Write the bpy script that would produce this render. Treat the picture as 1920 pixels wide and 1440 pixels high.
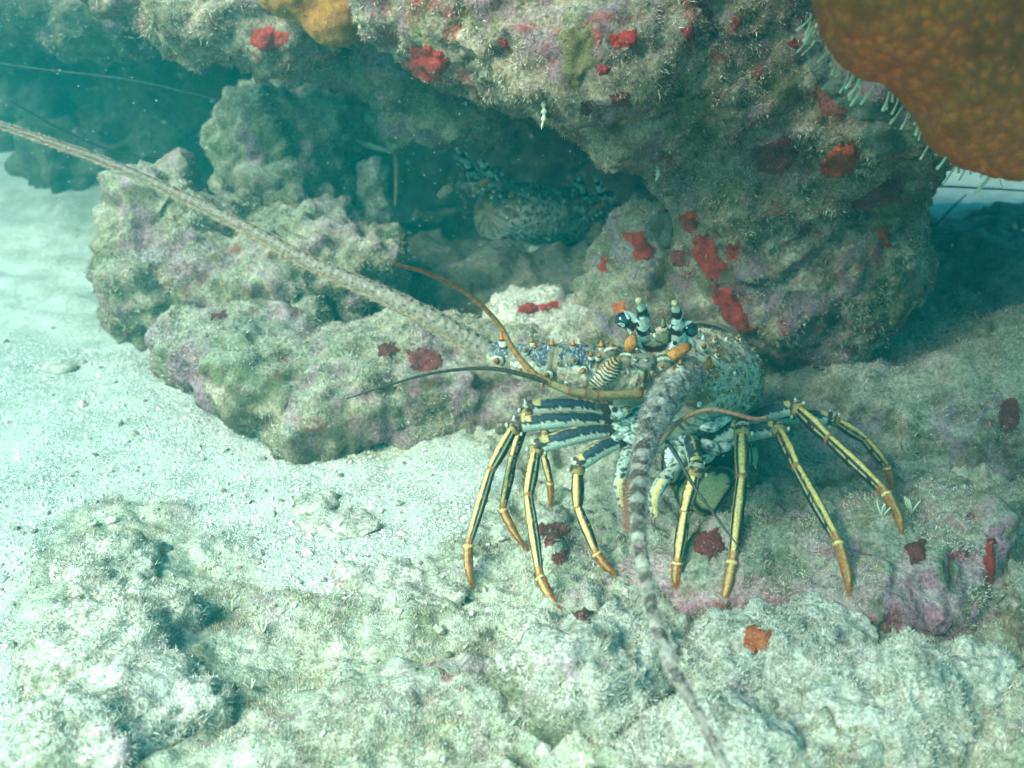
import bpy, math, random
import numpy as np
from mathutils import Vector

random.seed(7)
RNG = np.random.default_rng(7)
sc = bpy.context.scene
for o in list(bpy.data.objects):
    bpy.data.objects.remove(o)
COL = sc.collection

# ------------------------------------------------------------------ camera
CAM_Z, PITCH, HFOV = 0.55, math.radians(20.0), math.radians(52.0)
cam = bpy.data.cameras.new('camera')
cam.sensor_width = 36.0
cam.angle = HFOV
cam.clip_start, cam.clip_end = 0.02, 200.0
cam.dof.use_dof = True
cam.dof.focus_distance = 1.08
cam.dof.aperture_fstop = 6.5
camo = bpy.data.objects.new('camera', cam)
camo.location = (0, 0, CAM_Z)
camo.rotation_euler = (math.pi / 2 - PITCH, 0, 0)
COL.objects.link(camo)
sc.camera = camo

# ------------------------------------------------------------------ light
SUN_DIR = Vector((0.56, 0.56, -0.65)).normalized()      # the way the light travels
sun_el = math.asin(-SUN_DIR.z)
sun_az = math.atan2(-SUN_DIR.x, -SUN_DIR.y)              # compass bearing of the sun
world = bpy.data.worlds.new('World')
sc.world = world
world.use_nodes = True
wn, wl = world.node_tree.nodes, world.node_tree.links
bg = wn['Background']
sky = wn.new('ShaderNodeTexSky')
sky.sky_type = 'NISHITA'
sky.sun_disc = False
sky.sun_elevation = sun_el
sky.sun_rotation = sun_az
wm = wn.new('ShaderNodeMix')                             # daylight filtered by the water above
wm.data_type = 'RGBA'; wm.blend_type = 'MULTIPLY'
wm.inputs[0].default_value = 1.0
wl.new(sky.outputs[0], wm.inputs[6])
wm.inputs[7].default_value = (0.24, 1.0, 0.93, 1)
wl.new(wm.outputs[2], bg.inputs[0])
bg.inputs[1].default_value = 0.15
sun = bpy.data.lights.new('sun', 'SUN')
sun.energy = 4.8
sun.angle = math.radians(38)
sun.color = (0.88, 1.0, 0.88)
suno = bpy.data.objects.new('sun', sun)
suno.rotation_euler = SUN_DIR.to_track_quat('-Z', 'Y').to_euler()
suno.location = (-3, -2, 4)
COL.objects.link(suno)

vs = sc.view_settings
vs.view_transform = 'Standard'
vs.look = 'None'
vs.exposure = 1.78
vs.gamma = 1.0
vs.use_curve_mapping = False
sc.render.engine = 'CYCLES'
cy = sc.cycles
cy.max_bounces = 5; cy.diffuse_bounces = 2; cy.glossy_bounces = 2
cy.transmission_bounces = 2; cy.volume_bounces = 0; cy.transparent_max_bounces = 4
cy.use_denoising = True
cy.use_adaptive_sampling = True; cy.adaptive_threshold = 0.03; cy.adaptive_min_samples = 20
cy.caustics_reflective = False; cy.caustics_refractive = False

# ------------------------------------------------------------------ picture geometry -> world
FPX = 960.0 / math.tan(HFOV / 2)
CP, SP = math.cos(PITCH), math.sin(PITCH)
CAMP = np.array([0, 0, CAM_Z])

def ray(px, py):
    a = (px - 960) / FPX; b = -(py - 720) / FPX
    return np.array([a, CP + b * SP, -SP + b * CP])

def P(px, py, Y):
    d = ray(px, py)
    return CAMP + d * (Y / d[1])

def G(px, py, z=0.0):
    d = ray(px, py)
    return CAMP + d * ((z - CAM_Z) / d[2])

def proj(V):
    d = V - CAMP
    f = d[:, 1] * CP - d[:, 2] * SP
    u = d[:, 1] * SP + d[:, 2] * CP
    f = np.where(np.abs(f) < 1e-6, 1e-6, f)
    return 960 + FPX * d[:, 0] / f, 720 - FPX * u / f, f

# ------------------------------------------------------------------ numpy noise
def _hash(ix, iy, iz, seed):
    h = (ix.astype(np.int64) * 374761393 + iy.astype(np.int64) * 668265263 + iz.astype(np.int64) * 2147483647 + seed * 974634777) & 0xffffffff
    h = ((h ^ (h >> 13)) * 1274126177) & 0xffffffff
    h = ((h ^ (h >> 16)) * 2246822519) & 0xffffffff
    return h ^ (h >> 15)

_gr = np.random.default_rng(1).normal(size=(256, 3))
_gr /= np.linalg.norm(_gr, axis=1)[:, None]

def pnoise(p, seed=0):
    i = np.floor(p).astype(np.int64); f = p - i
    u = f * f * f * (f * (f * 6 - 15) + 10)
    out = np.zeros(len(p))
    for dx in (0, 1):
        wx = u[:, 0] if dx else 1 - u[:, 0]
        for dy in (0, 1):
            wy = u[:, 1] if dy else 1 - u[:, 1]
            for dz in (0, 1):
                wz = u[:, 2] if dz else 1 - u[:, 2]
                g = _gr[_hash(i[:, 0] + dx, i[:, 1] + dy, i[:, 2] + dz, seed) & 255]
                d = g[:, 0] * (f[:, 0] - dx) + g[:, 1] * (f[:, 1] - dy) + g[:, 2] * (f[:, 2] - dz)
                out += wx * wy * wz * d
    return out * 1.5

def fbm(p, octv=4, seed=0, gain=0.5):
    a, o = 1.0, np.zeros(len(p))
    for k in range(octv):
        o += a * pnoise(p * (2.03 ** k) + 17.3 * k, seed + k)
        a *= gain
    return o

def worley(p, seed=0):
    i = np.floor(p).astype(np.int64)
    best = np.full(len(p), 9.0); cid = np.zeros(len(p), np.int64)
    for dx in (-1, 0, 1):
        for dy in (-1, 0, 1):
            for dz in (-1, 0, 1):
                h = _hash(i[:, 0] + dx, i[:, 1] + dy, i[:, 2] + dz, seed)
                q = np.stack([i[:, 0] + dx + (h & 1023) / 1023., i[:, 1] + dy + ((h >> 10) & 1023) / 1023., i[:, 2] + dz + ((h >> 20) & 1023) / 1023.], 1)
                d = np.sqrt(((p - q) ** 2).sum(1))
                m = d < best
                best = np.where(m, d, best); cid = np.where(m, h, cid)
    return best, (cid & 255) / 255.

def sstep(a, b, x):
    t = np.clip((x - a) / (b - a), 0, 1)
    return t * t * (3 - 2 * t)

# ------------------------------------------------------------------ mesh helpers
def mesh_np(name, V, F, smooth=True, col=None):
    V = np.asarray(V, np.float32); F = np.asarray(F, np.int32)
    me = bpy.data.meshes.new(name)
    k = F.shape[1]
    me.vertices.add(len(V)); me.vertices.foreach_set('co', V.ravel())
    me.loops.add(F.size); me.loops.foreach_set('vertex_index', F.ravel())
    me.polygons.add(len(F))
    me.polygons.foreach_set('loop_start', np.arange(0, F.size, k, dtype=np.int32))
    me.polygons.foreach_set('loop_total', np.full(len(F), k, np.int32))
    me.polygons.foreach_set('use_smooth', np.full(len(F), smooth, bool))
    me.update(calc_edges=True); me.validate()
    if col is not None:
        c = np.ones((len(V), 4), np.float32); c[:, :3] = col
        at = me.attributes.new('Col', 'FLOAT_COLOR', 'POINT')
        at.data.foreach_set('color', c.ravel())
    return me

def link(name, me, mat=None, parent=None, label=None, cat=None, group=None, kind=None):
    o = bpy.data.objects.new(name, me)
    COL.objects.link(o)
    if mat is not None and me is not None and len(me.materials) == 0:
        me.materials.append(mat)
    if parent is not None:
        o.parent = parent
    if label: o['label'] = label
    if cat: o['category'] = cat
    if group: o['group'] = group
    if kind: o['kind'] = kind
    return o

def empty(name, loc, **k):
    o = link(name, None, **k); o.location = loc
    return o

def tris_of(me):
    me.calc_loop_triangles()
    t = np.empty(len(me.loop_triangles) * 3, np.int32)
    me.loop_triangles.foreach_get('vertices', t)
    return t.reshape(-1, 3)

def co_of(me):
    v = np.empty(len(me.vertices) * 3, np.float32)
    me.vertices.foreach_get('co', v)
    return v.reshape(-1, 3).astype(float)

def nor_of(me):
    v = np.empty(len(me.vertices) * 3, np.float32)
    me.vertex_normals.foreach_get('vector', v)
    return v.reshape(-1, 3).astype(float)

def icos(sub):
    import bmesh
    bm = bmesh.new(); bmesh.ops.create_icosphere(bm, subdivisions=sub, radius=1)
    V = np.array([v.co[:] for v in bm.verts]); F = np.array([[v.index for v in f.verts] for f in bm.faces])
    bm.free()
    return V, F
ICO3 = icos(3); ICO2 = icos(2); ICO1 = icos(1)

# ------------------------------------------------------------------ materials
def new_mat(name):
    m = bpy.data.materials.new(name); m.use_nodes = True
    return m, m.node_tree.nodes, m.node_tree.links, m.node_tree.nodes['Principled BSDF']

def noise_node(n, l, co, scale, detail=4, rough=0.55, off=(0, 0, 0), dist=0.0):
    mp = n.new('ShaderNodeVectorMath'); mp.operation = 'ADD'; mp.inputs[1].default_value = off
    l.new(co, mp.inputs[0])
    t = n.new('ShaderNodeTexNoise')
    t.inputs['Scale'].default_value = scale; t.inputs['Detail'].default_value = detail
    t.inputs['Roughness'].default_value = rough; t.inputs['Distortion'].default_value = dist
    l.new(mp.outputs[0], t.inputs['Vector'])
    return t.outputs['Fac']

def ramp(n, l, fac, stops, interp='LINEAR'):
    r = n.new('ShaderNodeValToRGB'); r.color_ramp.interpolation = interp
    e = r.color_ramp.elements
    while len(e) < len(stops): e.new(0.5)
    for k, (p, c) in enumerate(stops):
        e[k].position = p
        e[k].color = (*c, 1) if not np.isscalar(c) else (c, c, c, 1)
    l.new(fac, r.inputs[0])
    return r.outputs[0]

def mixc(n, l, fac, a, b, mode='MIX'):
    m = n.new('ShaderNodeMix'); m.data_type = 'RGBA'; m.blend_type = mode
    for s, v in ((0, fac), (6, a), (7, b)):
        if hasattr(v, 'node'): l.new(v, m.inputs[s])
        else: m.inputs[s].default_value = v if s == 0 else (*v, 1)
    return m.outputs[2]

def mathn(n, l, op, a, b=0.0, clamp=False):
    m = n.new('ShaderNodeMath'); m.operation = op; m.use_clamp = clamp
    for s, v in ((0, a), (1, b)):
        if hasattr(v, 'node'): l.new(v, m.inputs[s])
        else: m.inputs[s].default_value = v
    return m.outputs[0]

def bump_node(n, l, h, strength, dist):
    b = n.new('ShaderNodeBump'); b.inputs['Strength'].default_value = strength; b.inputs['Distance'].default_value = dist
    l.new(h, b.inputs['Height'])
    return b.outputs[0]

def rock_mat(name, ground, blot=(0.30, 0.17, 0.24), blot_amt=0.5, rust=(0.20, 0.045, 0.035), rust_amt=0.3, olive=(0.12, 0.13, 0.06), sand=0.5, seed=0.0, sandcol=(0.55, 0.54, 0.44)):
    """Reef rock: mottled ground colours, coralline blotches, rusty crusts, pale sediment on upward faces."""
    m, n, l, bs = new_mat(name)
    g = n.new('ShaderNodeNewGeometry'); co = g.outputs['Position']
    s = (seed * 3.1, seed * 1.7, seed * 2.3)
    c = ramp(n, l, noise_node(n, l, co, 26, 7, 0.65, s), [(0.30, ground[0]), (0.45, ground[1]), (0.56, ground[2]), (0.70, ground[3])])
    ol = ramp(n, l, noise_node(n, l, co, 11, 5, 0.6, (s[0] + 5, s[1], s[2])), [(0.50, 0.0), (0.62, 0.8)])
    c = mixc(n, l, ol, c, olive)
    bl = ramp(n, l, noise_node(n, l, co, 13, 6, 0.62, (s[0], s[1] + 9, s[2]), 0.6), [(0.60 - 0.16 * blot_amt, 0.0), (0.68 - 0.16 * blot_amt, 0.85)])
    blc = mixc(n, l, noise_node(n, l, co, 30, 4, 0.6, s), blot, tuple(min(1, v * 1.9) for v in blot))
    c = mixc(n, l, bl, c, blc)
    ru = ramp(n, l, noise_node(n, l, co, 19, 5, 0.6, (s[0], s[1], s[2] + 4), 0.8), [(0.68 - 0.12 * rust_amt, 0.0), (0.73 - 0.12 * rust_amt, 0.8)])
    c = mixc(n, l, ru, c, rust)
    sp = n.new('ShaderNodeSeparateXYZ'); l.new(g.outputs['Normal'], sp.inputs[0])
    nz = mathn(n, l, 'ADD', sp.outputs[2], mathn(n, l, 'MULTIPLY', mathn(n, l, 'SUBTRACT', noise_node(n, l, co, 22, 5, 0.6, s), 0.5), 1.6))
    sd = ramp(n, l, nz, [(0.35, 0.0), (0.95, sand)])
    c = mixc(n, l, sd, c, sandcol)
    fine = ramp(n, l, noise_node(n, l, co, 240, 3, 0.7, s), [(0.30, 0.45), (0.52, 1.0), (0.72, 1.5)])
    c = mixc(n, l, 1.0, c, fine, 'MULTIPLY')
    pits = ramp(n, l, noise_node(n, l, co, 75, 3, 0.6, (s[0] + 2, s[1], s[2])), [(0.30, 0.35), (0.42, 1.0)])
    c = mixc(n, l, 0.8, c, pits, 'MULTIPLY')
    l.new(c, bs.inputs['Base Color'])
    bs.inputs['Roughness'].default_value = 0.92
    bs.inputs['Specular IOR Level'].default_value = 0.12
    h = mathn(n, l, 'ADD', noise_node(n, l, co, 90, 6, 0.68, s), mathn(n, l, 'MULTIPLY', noise_node(n, l, co, 330, 3, 0.7, s), 0.45))
    l.new(bump_node(n, l, h, 0.9, 0.006), bs.inputs['Normal'])
    return m

def vcol_mat(name, rough=0.6, spec=0.3, grain=0.15, gscale=300, bump=0.0, bdist=0.001, coat=0.0, transl=0.0):
    m, n, l, bs = new_mat(name)
    a = n.new('ShaderNodeAttribute'); a.attribute_name = 'Col'
    g = n.new('ShaderNodeNewGeometry')
    nz = noise_node(n, l, g.outputs['Position'], gscale, 4, 0.65)
    c = mixc(n, l, 1.0, a.outputs['Color'], ramp(n, l, nz, [(0.3, 1 - grain * 2), (0.55, 1.0), (0.75, 1 + grain)]), 'MULTIPLY')
    l.new(c, bs.inputs['Base Color'])
    bs.inputs['Roughness'].default_value = rough
    bs.inputs['Specular IOR Level'].default_value = spec
    bs.inputs['Coat Weight'].default_value = coat
    if bump:
        l.new(bump_node(n, l, nz, bump, bdist), bs.inputs['Normal'])
    return m

def sponge_mat(name, base, dark, seed=0.0):
    m, n, l, bs = new_mat(name)
    g = n.new('ShaderNodeNewGeometry'); co = g.outputs['Position']
    c = mixc(n, l, ramp(n, l, noise_node(n, l, co, 70, 5, 0.6, (seed, 0, 0)), [(0.35, 0.0), (0.65, 1.0)]), dark, base)
    sp = ramp(n, l, noise_node(n, l, co, 420, 2, 0.5, (seed, 0, 3)), [(0.62, 0.0), (0.70, 0.6)])
    c = mixc(n, l, sp, c, (0.55, 0.40, 0.30))
    po = ramp(n, l, noise_node(n, l, co, 260, 2, 0.5, (seed, 5, 3)), [(0.27, 0.25), (0.33, 1.0)])
    c = mixc(n, l, 1.0, c, po, 'MULTIPLY')
    l.new(c, bs.inputs['Base Color'])
    bs.inputs['Roughness'].default_value = 0.6; bs.inputs['Specular IOR Level'].default_value = 0.25
    l.new(bump_node(n, l, noise_node(n, l, co, 150, 6, 0.7), 1.0, 0.006), bs.inputs['Normal'])
    return m

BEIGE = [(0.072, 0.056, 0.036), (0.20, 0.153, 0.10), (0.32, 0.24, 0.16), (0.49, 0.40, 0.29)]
PINKY = [(0.08, 0.050, 0.034), (0.24, 0.155, 0.11), (0.37, 0.26, 0.185), (0.55, 0.44, 0.32)]  # pink-beige reef tones, lightened and warmed to stand in for strobe light
PALE = [(0.17, 0.145, 0.105), (0.40, 0.345, 0.26), (0.55, 0.485, 0.385), (0.70, 0.64, 0.53)]
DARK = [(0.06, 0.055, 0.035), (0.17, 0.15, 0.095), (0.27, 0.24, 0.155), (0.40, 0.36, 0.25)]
M_LEDGE = rock_mat('ledge_rock', PINKY, (0.16, 0.085, 0.10), 0.50, (0.28, 0.055, 0.045), 0.85, olive=(0.12, 0.11, 0.04), sand=0.18, seed=1)
M_LOBE = rock_mat('lobe_rock', BEIGE, (0.14, 0.09, 0.115), 0.45, (0.22, 0.07, 0.045), 0.5, sand=0.3, seed=2)
M_WALL = rock_mat('wall_rock', [tuple(v * 0.45 for v in c) for c in BEIGE], (0.10, 0.06, 0.08), 0.4, (0.10, 0.03, 0.025), 0.25, sand=0.15, seed=9)  # beige scaled well down, the cave's shade put into the colour
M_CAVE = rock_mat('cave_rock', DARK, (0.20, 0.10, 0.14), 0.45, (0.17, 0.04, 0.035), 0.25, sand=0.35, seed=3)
M_LEFT = rock_mat('outcrop_rock', BEIGE, (0.19, 0.10, 0.12), 0.60, (0.22, 0.06, 0.045), 0.60, sand=0.30, seed=4)
M_PALE = rock_mat('pale_rubble', PALE, (0.36, 0.22, 0.25), 0.28, (0.30, 0.12, 0.08), 0.15, sand=0.6, seed=5, sandcol=(0.69, 0.63, 0.54))
M_PURP = rock_mat('coralline_rock', BEIGE, (0.28, 0.125, 0.155), 0.85, (0.30, 0.04, 0.045), 0.70, sand=0.38, seed=6, sandcol=(0.58, 0.56, 0.46))
M_BANK = rock_mat('bank_rock', [tuple(v * 0.8 for v in c) for c in BEIGE], (0.20, 0.13, 0.17), 0.4, (0.22, 0.05, 0.045), 0.30, sand=0.45, seed=7)  # beige scaled darker, so the bank's shade sits in the colour
M_TURF = vcol_mat('turf_filaments', 0.85, 0.15, 0.1)
M_GRAIN = vcol_mat('sand_grains', 0.85, 0.2, 0.1)

# ------------------------------------------------------------------ rocks
def remesh(V, F, vox, it):
    me = mesh_np('tmp', V, F)
    o = bpy.data.objects.new('tmp', me); COL.objects.link(o)
    md = o.modifiers.new('r', 'REMESH'); md.mode = 'VOXEL'; md.voxel_size = vox
    dg = bpy.context.evaluated_depsgraph_get()
    m2 = bpy.data.meshes.new_from_object(o.evaluated_get(dg))
    bpy.data.objects.remove(o); bpy.data.meshes.remove(me)
    V2 = co_of(m2)
    q = np.empty(len(m2.polygons) * 4, np.int32); m2.polygons.foreach_get('vertices', q)
    E = np.empty(len(m2.edges) * 2, np.int32); m2.edges.foreach_get('vertices', E); E = E.reshape(-1, 2)
    bpy.data.meshes.remove(m2)
    n = len(V2)
    deg = np.bincount(E.ravel(), minlength=n).astype(float)
    for _ in range(it):
        A = np.zeros_like(V2)
        for k in range(3):
            A[:, k] = np.bincount(E[:, 0], V2[E[:, 1], k], n) + np.bincount(E[:, 1], V2[E[:, 0], k], n)
        V2 += 0.6 * (A / deg[:, None] - V2)
    return V2, q.reshape(-1, 4)

def rotm(rx=0, ry=0, rz=0):
    from mathutils import Euler
    return np.array(Euler((math.radians(rx), math.radians(ry), math.radians(rz))).to_matrix())

ROCKS = []
def rock(name, ells, vox, mat, it=6, disp=((6, 0.03, 4), (25, 0.010, 4)), pits=(0, 0), seed=0, lumps=(0, 0), **kw):
    Vs, Fs, k = [], [], 0
    for e in ells:
        c, r = np.array(e[0]), np.array(e[1])
        v = ICO3[0] * r
        if len(e) > 2: v = v @ rotm(*e[2]).T
        Vs.append(v + c); Fs.append(ICO3[1] + k); k += len(v)
    V, F = remesh(np.concatenate(Vs), np.concatenate(Fs), vox, it)
    me = mesh_np(name, V, F); N = nor_of(me)
    d = np.zeros(len(V))
    for s, a, oc in disp:
        d += a * fbm(V * s + seed * 7.7, oc, seed)
    if lumps[1]:
        w, _ = worley(V * lumps[0] + 0.6 * np.stack([pnoise(V * lumps[0] * .7, 3)] * 3, 1), seed)
        d += lumps[1] * (0.5 - w)
    if pits[1]:
        w, cid = worley(V * pits[0], seed + 5)
        d -= pits[1] * np.exp(-(w / 0.28) ** 2) * (cid > 0.45)
    V = V + N * d[:, None]
    me.vertices.foreach_set('co', V.astype(np.float32).ravel()); me.update()
    o = link(name, me, mat, **kw)
    ROCKS.append(o)
    return o

EXCL = set()
def exclude(V):
    q = np.floor(V / 0.005).astype(int)
    for t in map(tuple, q): EXCL.add(t)

def turf(o, dens, length, cols, mask=(9, -0.1), drop=0.0, seed=0, width=0.00052, rndir=0.6, name='algae_turf', minz=None, ymax=3.0, facing=-0.25, upmin=-2, parent=True):
    """Short filaments standing on the part of a rock that can be seen from the front."""
    me = o.data; V = co_of(me); T = tris_of(me)
    a, b, c = V[T[:, 0]], V[T[:, 1]], V[T[:, 2]]
    cr = np.cross(b - a, c - a); ar = np.linalg.norm(cr, axis=1) / 2 + 1e-12
    n = cr / (2 * ar[:, None]); ctr = (a + b + c) / 3
    x, y, f = proj(ctr)
    tc = CAMP - ctr; tc /= np.linalg.norm(tc, axis=1)[:, None]
    ok = (x > -120) & (x < 2040) & (y > -120) & (y < 1560) & (f > 0.1) & ((n * tc).sum(1) > facing) & (ctr[:, 1] < ymax) & (n[:, 2] > upmin)
    w = ar * ok
    rg = np.random.default_rng(seed + 100)
    N = int(w.sum() * dens)
    if N < 10: return None
    idx = rg.choice(len(T), N, p=w / w.sum())
    r1 = np.sqrt(rg.random(N)); r2 = rg.random(N)
    p = a[idx] * (1 - r1)[:, None] + b[idx] * (r1 * (1 - r2))[:, None] + c[idx] * (r1 * r2)[:, None]
    mk = fbm(p * mask[0] + seed, 3, seed + 40)
    keep = mk + rg.normal(0, 0.12, N) > mask[1]
    if EXCL:
        q = np.floor(p / 0.005).astype(int)
        keep &= np.array([tuple(t) not in EXCL for t in q])
    p, nn, mk = p[keep], n[idx][keep], mk[keep]; N = len(p)
    d = nn + rg.normal(0, rndir, (N, 3)); d[:, 2] -= drop
    d /= np.linalg.norm(d, axis=1)[:, None]
    clump = 0.6 + 0.9 * np.clip(fbm(p * 60, 2, seed + 9) + 0.45, 0, 1.3)
    L = length * rg.uniform(0.45, 1.25, N) * clump
    sx = np.cross(d, rg.normal(size=(N, 3))); sx /= np.linalg.norm(sx, axis=1)[:, None] + 1e-9
    sy = np.cross(d, sx)
    wd = width * rg.uniform(0.7, 1.5, N)
    B = p - nn * 0.0008
    vv = np.empty((N, 4, 3))
    for k in range(3):
        t = 2 * math.pi * k / 3
        vv[:, k] = B + (sx * math.cos(t) + sy * math.sin(t)) * wd[:, None]
    vv[:, 3] = B + d * L[:, None]
    base = np.arange(N)[:, None] * 4
    F = np.concatenate([base + np.array([[0, 1, 3]]), base + np.array([[1, 2, 3]]), base + np.array([[2, 0, 3]])])
    cols = np.array(cols)
    ci = np.clip(((fbm(p * 22 + 3, 3, seed + 60) + 0.5) * len(cols) + rg.normal(0, 0.7, N)).astype(int), 0, len(cols) - 1)
    cc = cols[ci] * rg.uniform(0.7, 1.3, N)[:, None]
    C = np.repeat(cc[:, None, :], 4, 1).reshape(-1, 3)
    m = mesh_np(name, vv.reshape(-1, 3), F, False, np.clip(C, 0, 0.9))
    t = link(name, m, M_TURF, parent=o if parent else None, kind='stuff')
    return t

# -- the seabed, one sheet
def axis(pts):
    out = []
    for (a, b, n) in pts:
        out += list(np.linspace(a, b, n, endpoint=False))
    return np.array(out + [pts[-1][1]])
gx = axis([(-40, -4, 14), (-4, -1.6, 60), (-1.6, -0.72, 130), (-0.72, 0.72, 400), (0.72, 1.6, 130), (1.6, 4, 60), (4, 40, 14)])
gy = axis([(-40, -1, 14), (-1, 0.45, 40), (0.45, 1.5, 340), (1.5, 2.2, 110), (2.2, 4.5, 100), (4.5, 60, 24)])
GX, GY = np.meshgrid(gx, gy)
Q = np.stack([GX.ravel(), GY.ravel(), np.zeros(GX.size)], 1)

def poly_sd(x, y, poly):
    """Signed distance to a polygon, positive inside."""
    poly = np.array(poly, float); n = len(poly)
    ins = np.zeros(len(x), bool); best = np.full(len(x), 1e9)
    for i in range(n):
        (x1, y1), (x2, y2) = poly[i], poly[(i + 1) % n]
        cnd = ((y1 > y) != (y2 > y))
        xi = (x2 - x1) * (y - y1) / (y2 - y1 + 1e-12) + x1
        ins ^= cnd & (x < xi)
        dx, dy = x2 - x1, y2 - y1
        t = np.clip(((x - x1) * dx + (y - y1) * dy) / (dx * dx + dy * dy + 1e-12), 0, 1)
        best = np.minimum(best, np.hypot(x - x1 - t * dx, y - y1 - t * dy))
    return np.where(ins, best, -best)

# open sand: a tongue from the far left past the outcrop to the lobster's feet
sand_poly = [G(*p)[:2] for p in ((-900, 470), (150, 500), (300, 640), (560, 800), (660, 850), (900, 840), (960, 900), (890, 1000), (850, 1060), (740, 1130), (560, 1130), (440, 1060), (330, 960), (230, 930), (110, 980), (60, 1150), (40, 1480), (-600, 1480))]
SD = poly_sd(Q[:, 0] + 0.03 * pnoise(Q * 9, 3), Q[:, 1] + 0.03 * pnoise(Q * 9, 4), sand_poly)
far = sstep(2.0, 2.6, Q[:, 1])
SAND = np.clip(sstep(-0.03, 0.05, SD) + far, 0, 1)
RUB = 1 - SAND
H = 0.012 * fbm(Q * 2.2, 3, 11) + 0.004 * fbm(Q * 9, 3, 12) + 0.0011 * fbm(Q * 70, 3, 13)
H += SAND * 0.003 * np.sin((Q[:, 0] * 0.35 + Q[:, 1]) * 55 + 4 * pnoise(Q * 5, 5)) * sstep(1.2, 2.0, Q[:, 1])
near = sstep(6, 2.5, np.abs(Q[:, 0])) * sstep(6, 3, Q[:, 1])
w1, _ = worley(Q * 11 + 0.5 * pnoise(Q * 9, 21)[:, None], 3)
w2, _ = worley(Q * 34 + 0.5 * pnoise(Q * 30, 22)[:, None], 4)
calm = 0.45 + 0.55 * sstep(-0.12, 0.08, Q[:, 0])
H += RUB * near * calm * (0.034 * fbm(Q * 8, 4, 15) + 0.026 * (0.45 - w1) + 0.016 * (0.5 - w2) + 0.010 * fbm(Q * 50, 3, 16) + 0.012)
# rising bank on the right, behind the lobster
H += 0.10 * sstep(0.45, 1.1, Q[:, 0]) * sstep(1.15, 1.7, Q[:, 1]) * sstep(3.2, 2.2, Q[:, 1])
H += 0.24 * sstep(1.6, 3.0, Q[:, 1]) * sstep(-0.35, -0.9, Q[:, 0])
# the floor lifts into the cave
H += 0.05 * sstep(1.35, 2.0, Q[:, 1]) * sstep(-0.5, -0.2, Q[:, 0]) * sstep(0.6, 0.3, Q[:, 0])
Q[:, 2] = H
nx = len(gx); jj, ii = np.meshgrid(np.arange(len(gy) - 1), np.arange(nx - 1), indexing='ij')
b0 = (jj * nx + ii).ravel()
FQ = np.stack([b0, b0 + 1, b0 + nx + 1, b0 + nx], 1)
sb = mesh_np('seabed', Q, FQ)
at = sb.attributes.new('sand', 'FLOAT', 'POINT'); at.data.foreach_set('value', SAND.astype(np.float32))

def seabed_mat():
    m, n, l, bs = new_mat('seabed')
    g = n.new('ShaderNodeNewGeometry'); co = g.outputs['Position']
    at = n.new('ShaderNodeAttribute'); at.attribute_name = 'sand'
    sc1 = ramp(n, l, noise_node(n, l, co, 16, 8, 0.72), [(0.32, (0.32, 0.31, 0.26)), (0.5, (0.47, 0.46, 0.40)), (0.7, (0.62, 0.60, 0.53))])
    gr = ramp(n, l, noise_node(n, l, co, 420, 2, 0.6), [(0.28, 0.5), (0.44, 0.94), (0.62, 1.05), (0.74, 1.2)])
    s = mixc(n, l, 1.0, sc1, gr, 'MULTIPLY')
    r = ramp(n, l, noise_node(n, l, co, 24, 7, 0.66), [(0.3, (0.17, 0.16, 0.10)), (0.45, (0.36, 0.34, 0.24)), (0.56, (0.48, 0.46, 0.35)), (0.7, (0.62, 0.59, 0.48))])
    pk = ramp(n, l, noise_node(n, l, co, 14, 5, 0.6, (4, 2, 1), 0.6), [(0.54, 0.0), (0.64, 0.75)])
    r = mixc(n, l, pk, r, (0.32, 0.21, 0.23))
    ol = ramp(n, l, noise_node(n, l, co, 10, 5, 0.6, (1, 7, 1)), [(0.54, 0.0), (0.66, 0.6)])
    r = mixc(n, l, ol, r, (0.18, 0.19, 0.11))
    rd = ramp(n, l, noise_node(n, l, co, 17, 5, 0.6, (9, 2, 1), 0.8), [(0.66, 0.0), (0.70, 0.8)])
    r = mixc(n, l, rd, r, (0.24, 0.05, 0.05))
    r = mixc(n, l, 1.0, r, ramp(n, l, noise_node(n, l, co, 240, 3, 0.7), [(0.3, 0.5), (0.52, 1.0), (0.72, 1.4)]), 'MULTIPLY')
    c = mixc(n, l, at.outputs['Fac'], r, s)
    l.new(c, bs.inputs['Base Color'])
    bs.inputs['Roughness'].default_value = 0.95; bs.inputs['Specular IOR Level'].default_value = 0.1
    h = mathn(n, l, 'ADD', noise_node(n, l, co, 110, 5, 0.65), mathn(n, l, 'MULTIPLY', noise_node(n, l, co, 420, 2, 0.6), 0.5))
    l.new(bump_node(n, l, h, 0.8, 0.005), bs.inputs['Normal'])
    return m
seabed = link('seabed', sb, seabed_mat(), kind='structure')

def e(px, py, Y, r, rot=(0, 0, 0)):
    return (P(px, py, Y), r, rot)
def eg(px, py, r, z=0.0, rot=(0, 0, 0)):
    return (G(px, py, z), r, rot)

FR = ((5, 0.05, 4), (16, 0.018, 4), (55, 0.006, 3))
FS = ((9, 0.026, 4), (26, 0.016, 4), (75, 0.006, 3))

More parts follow.
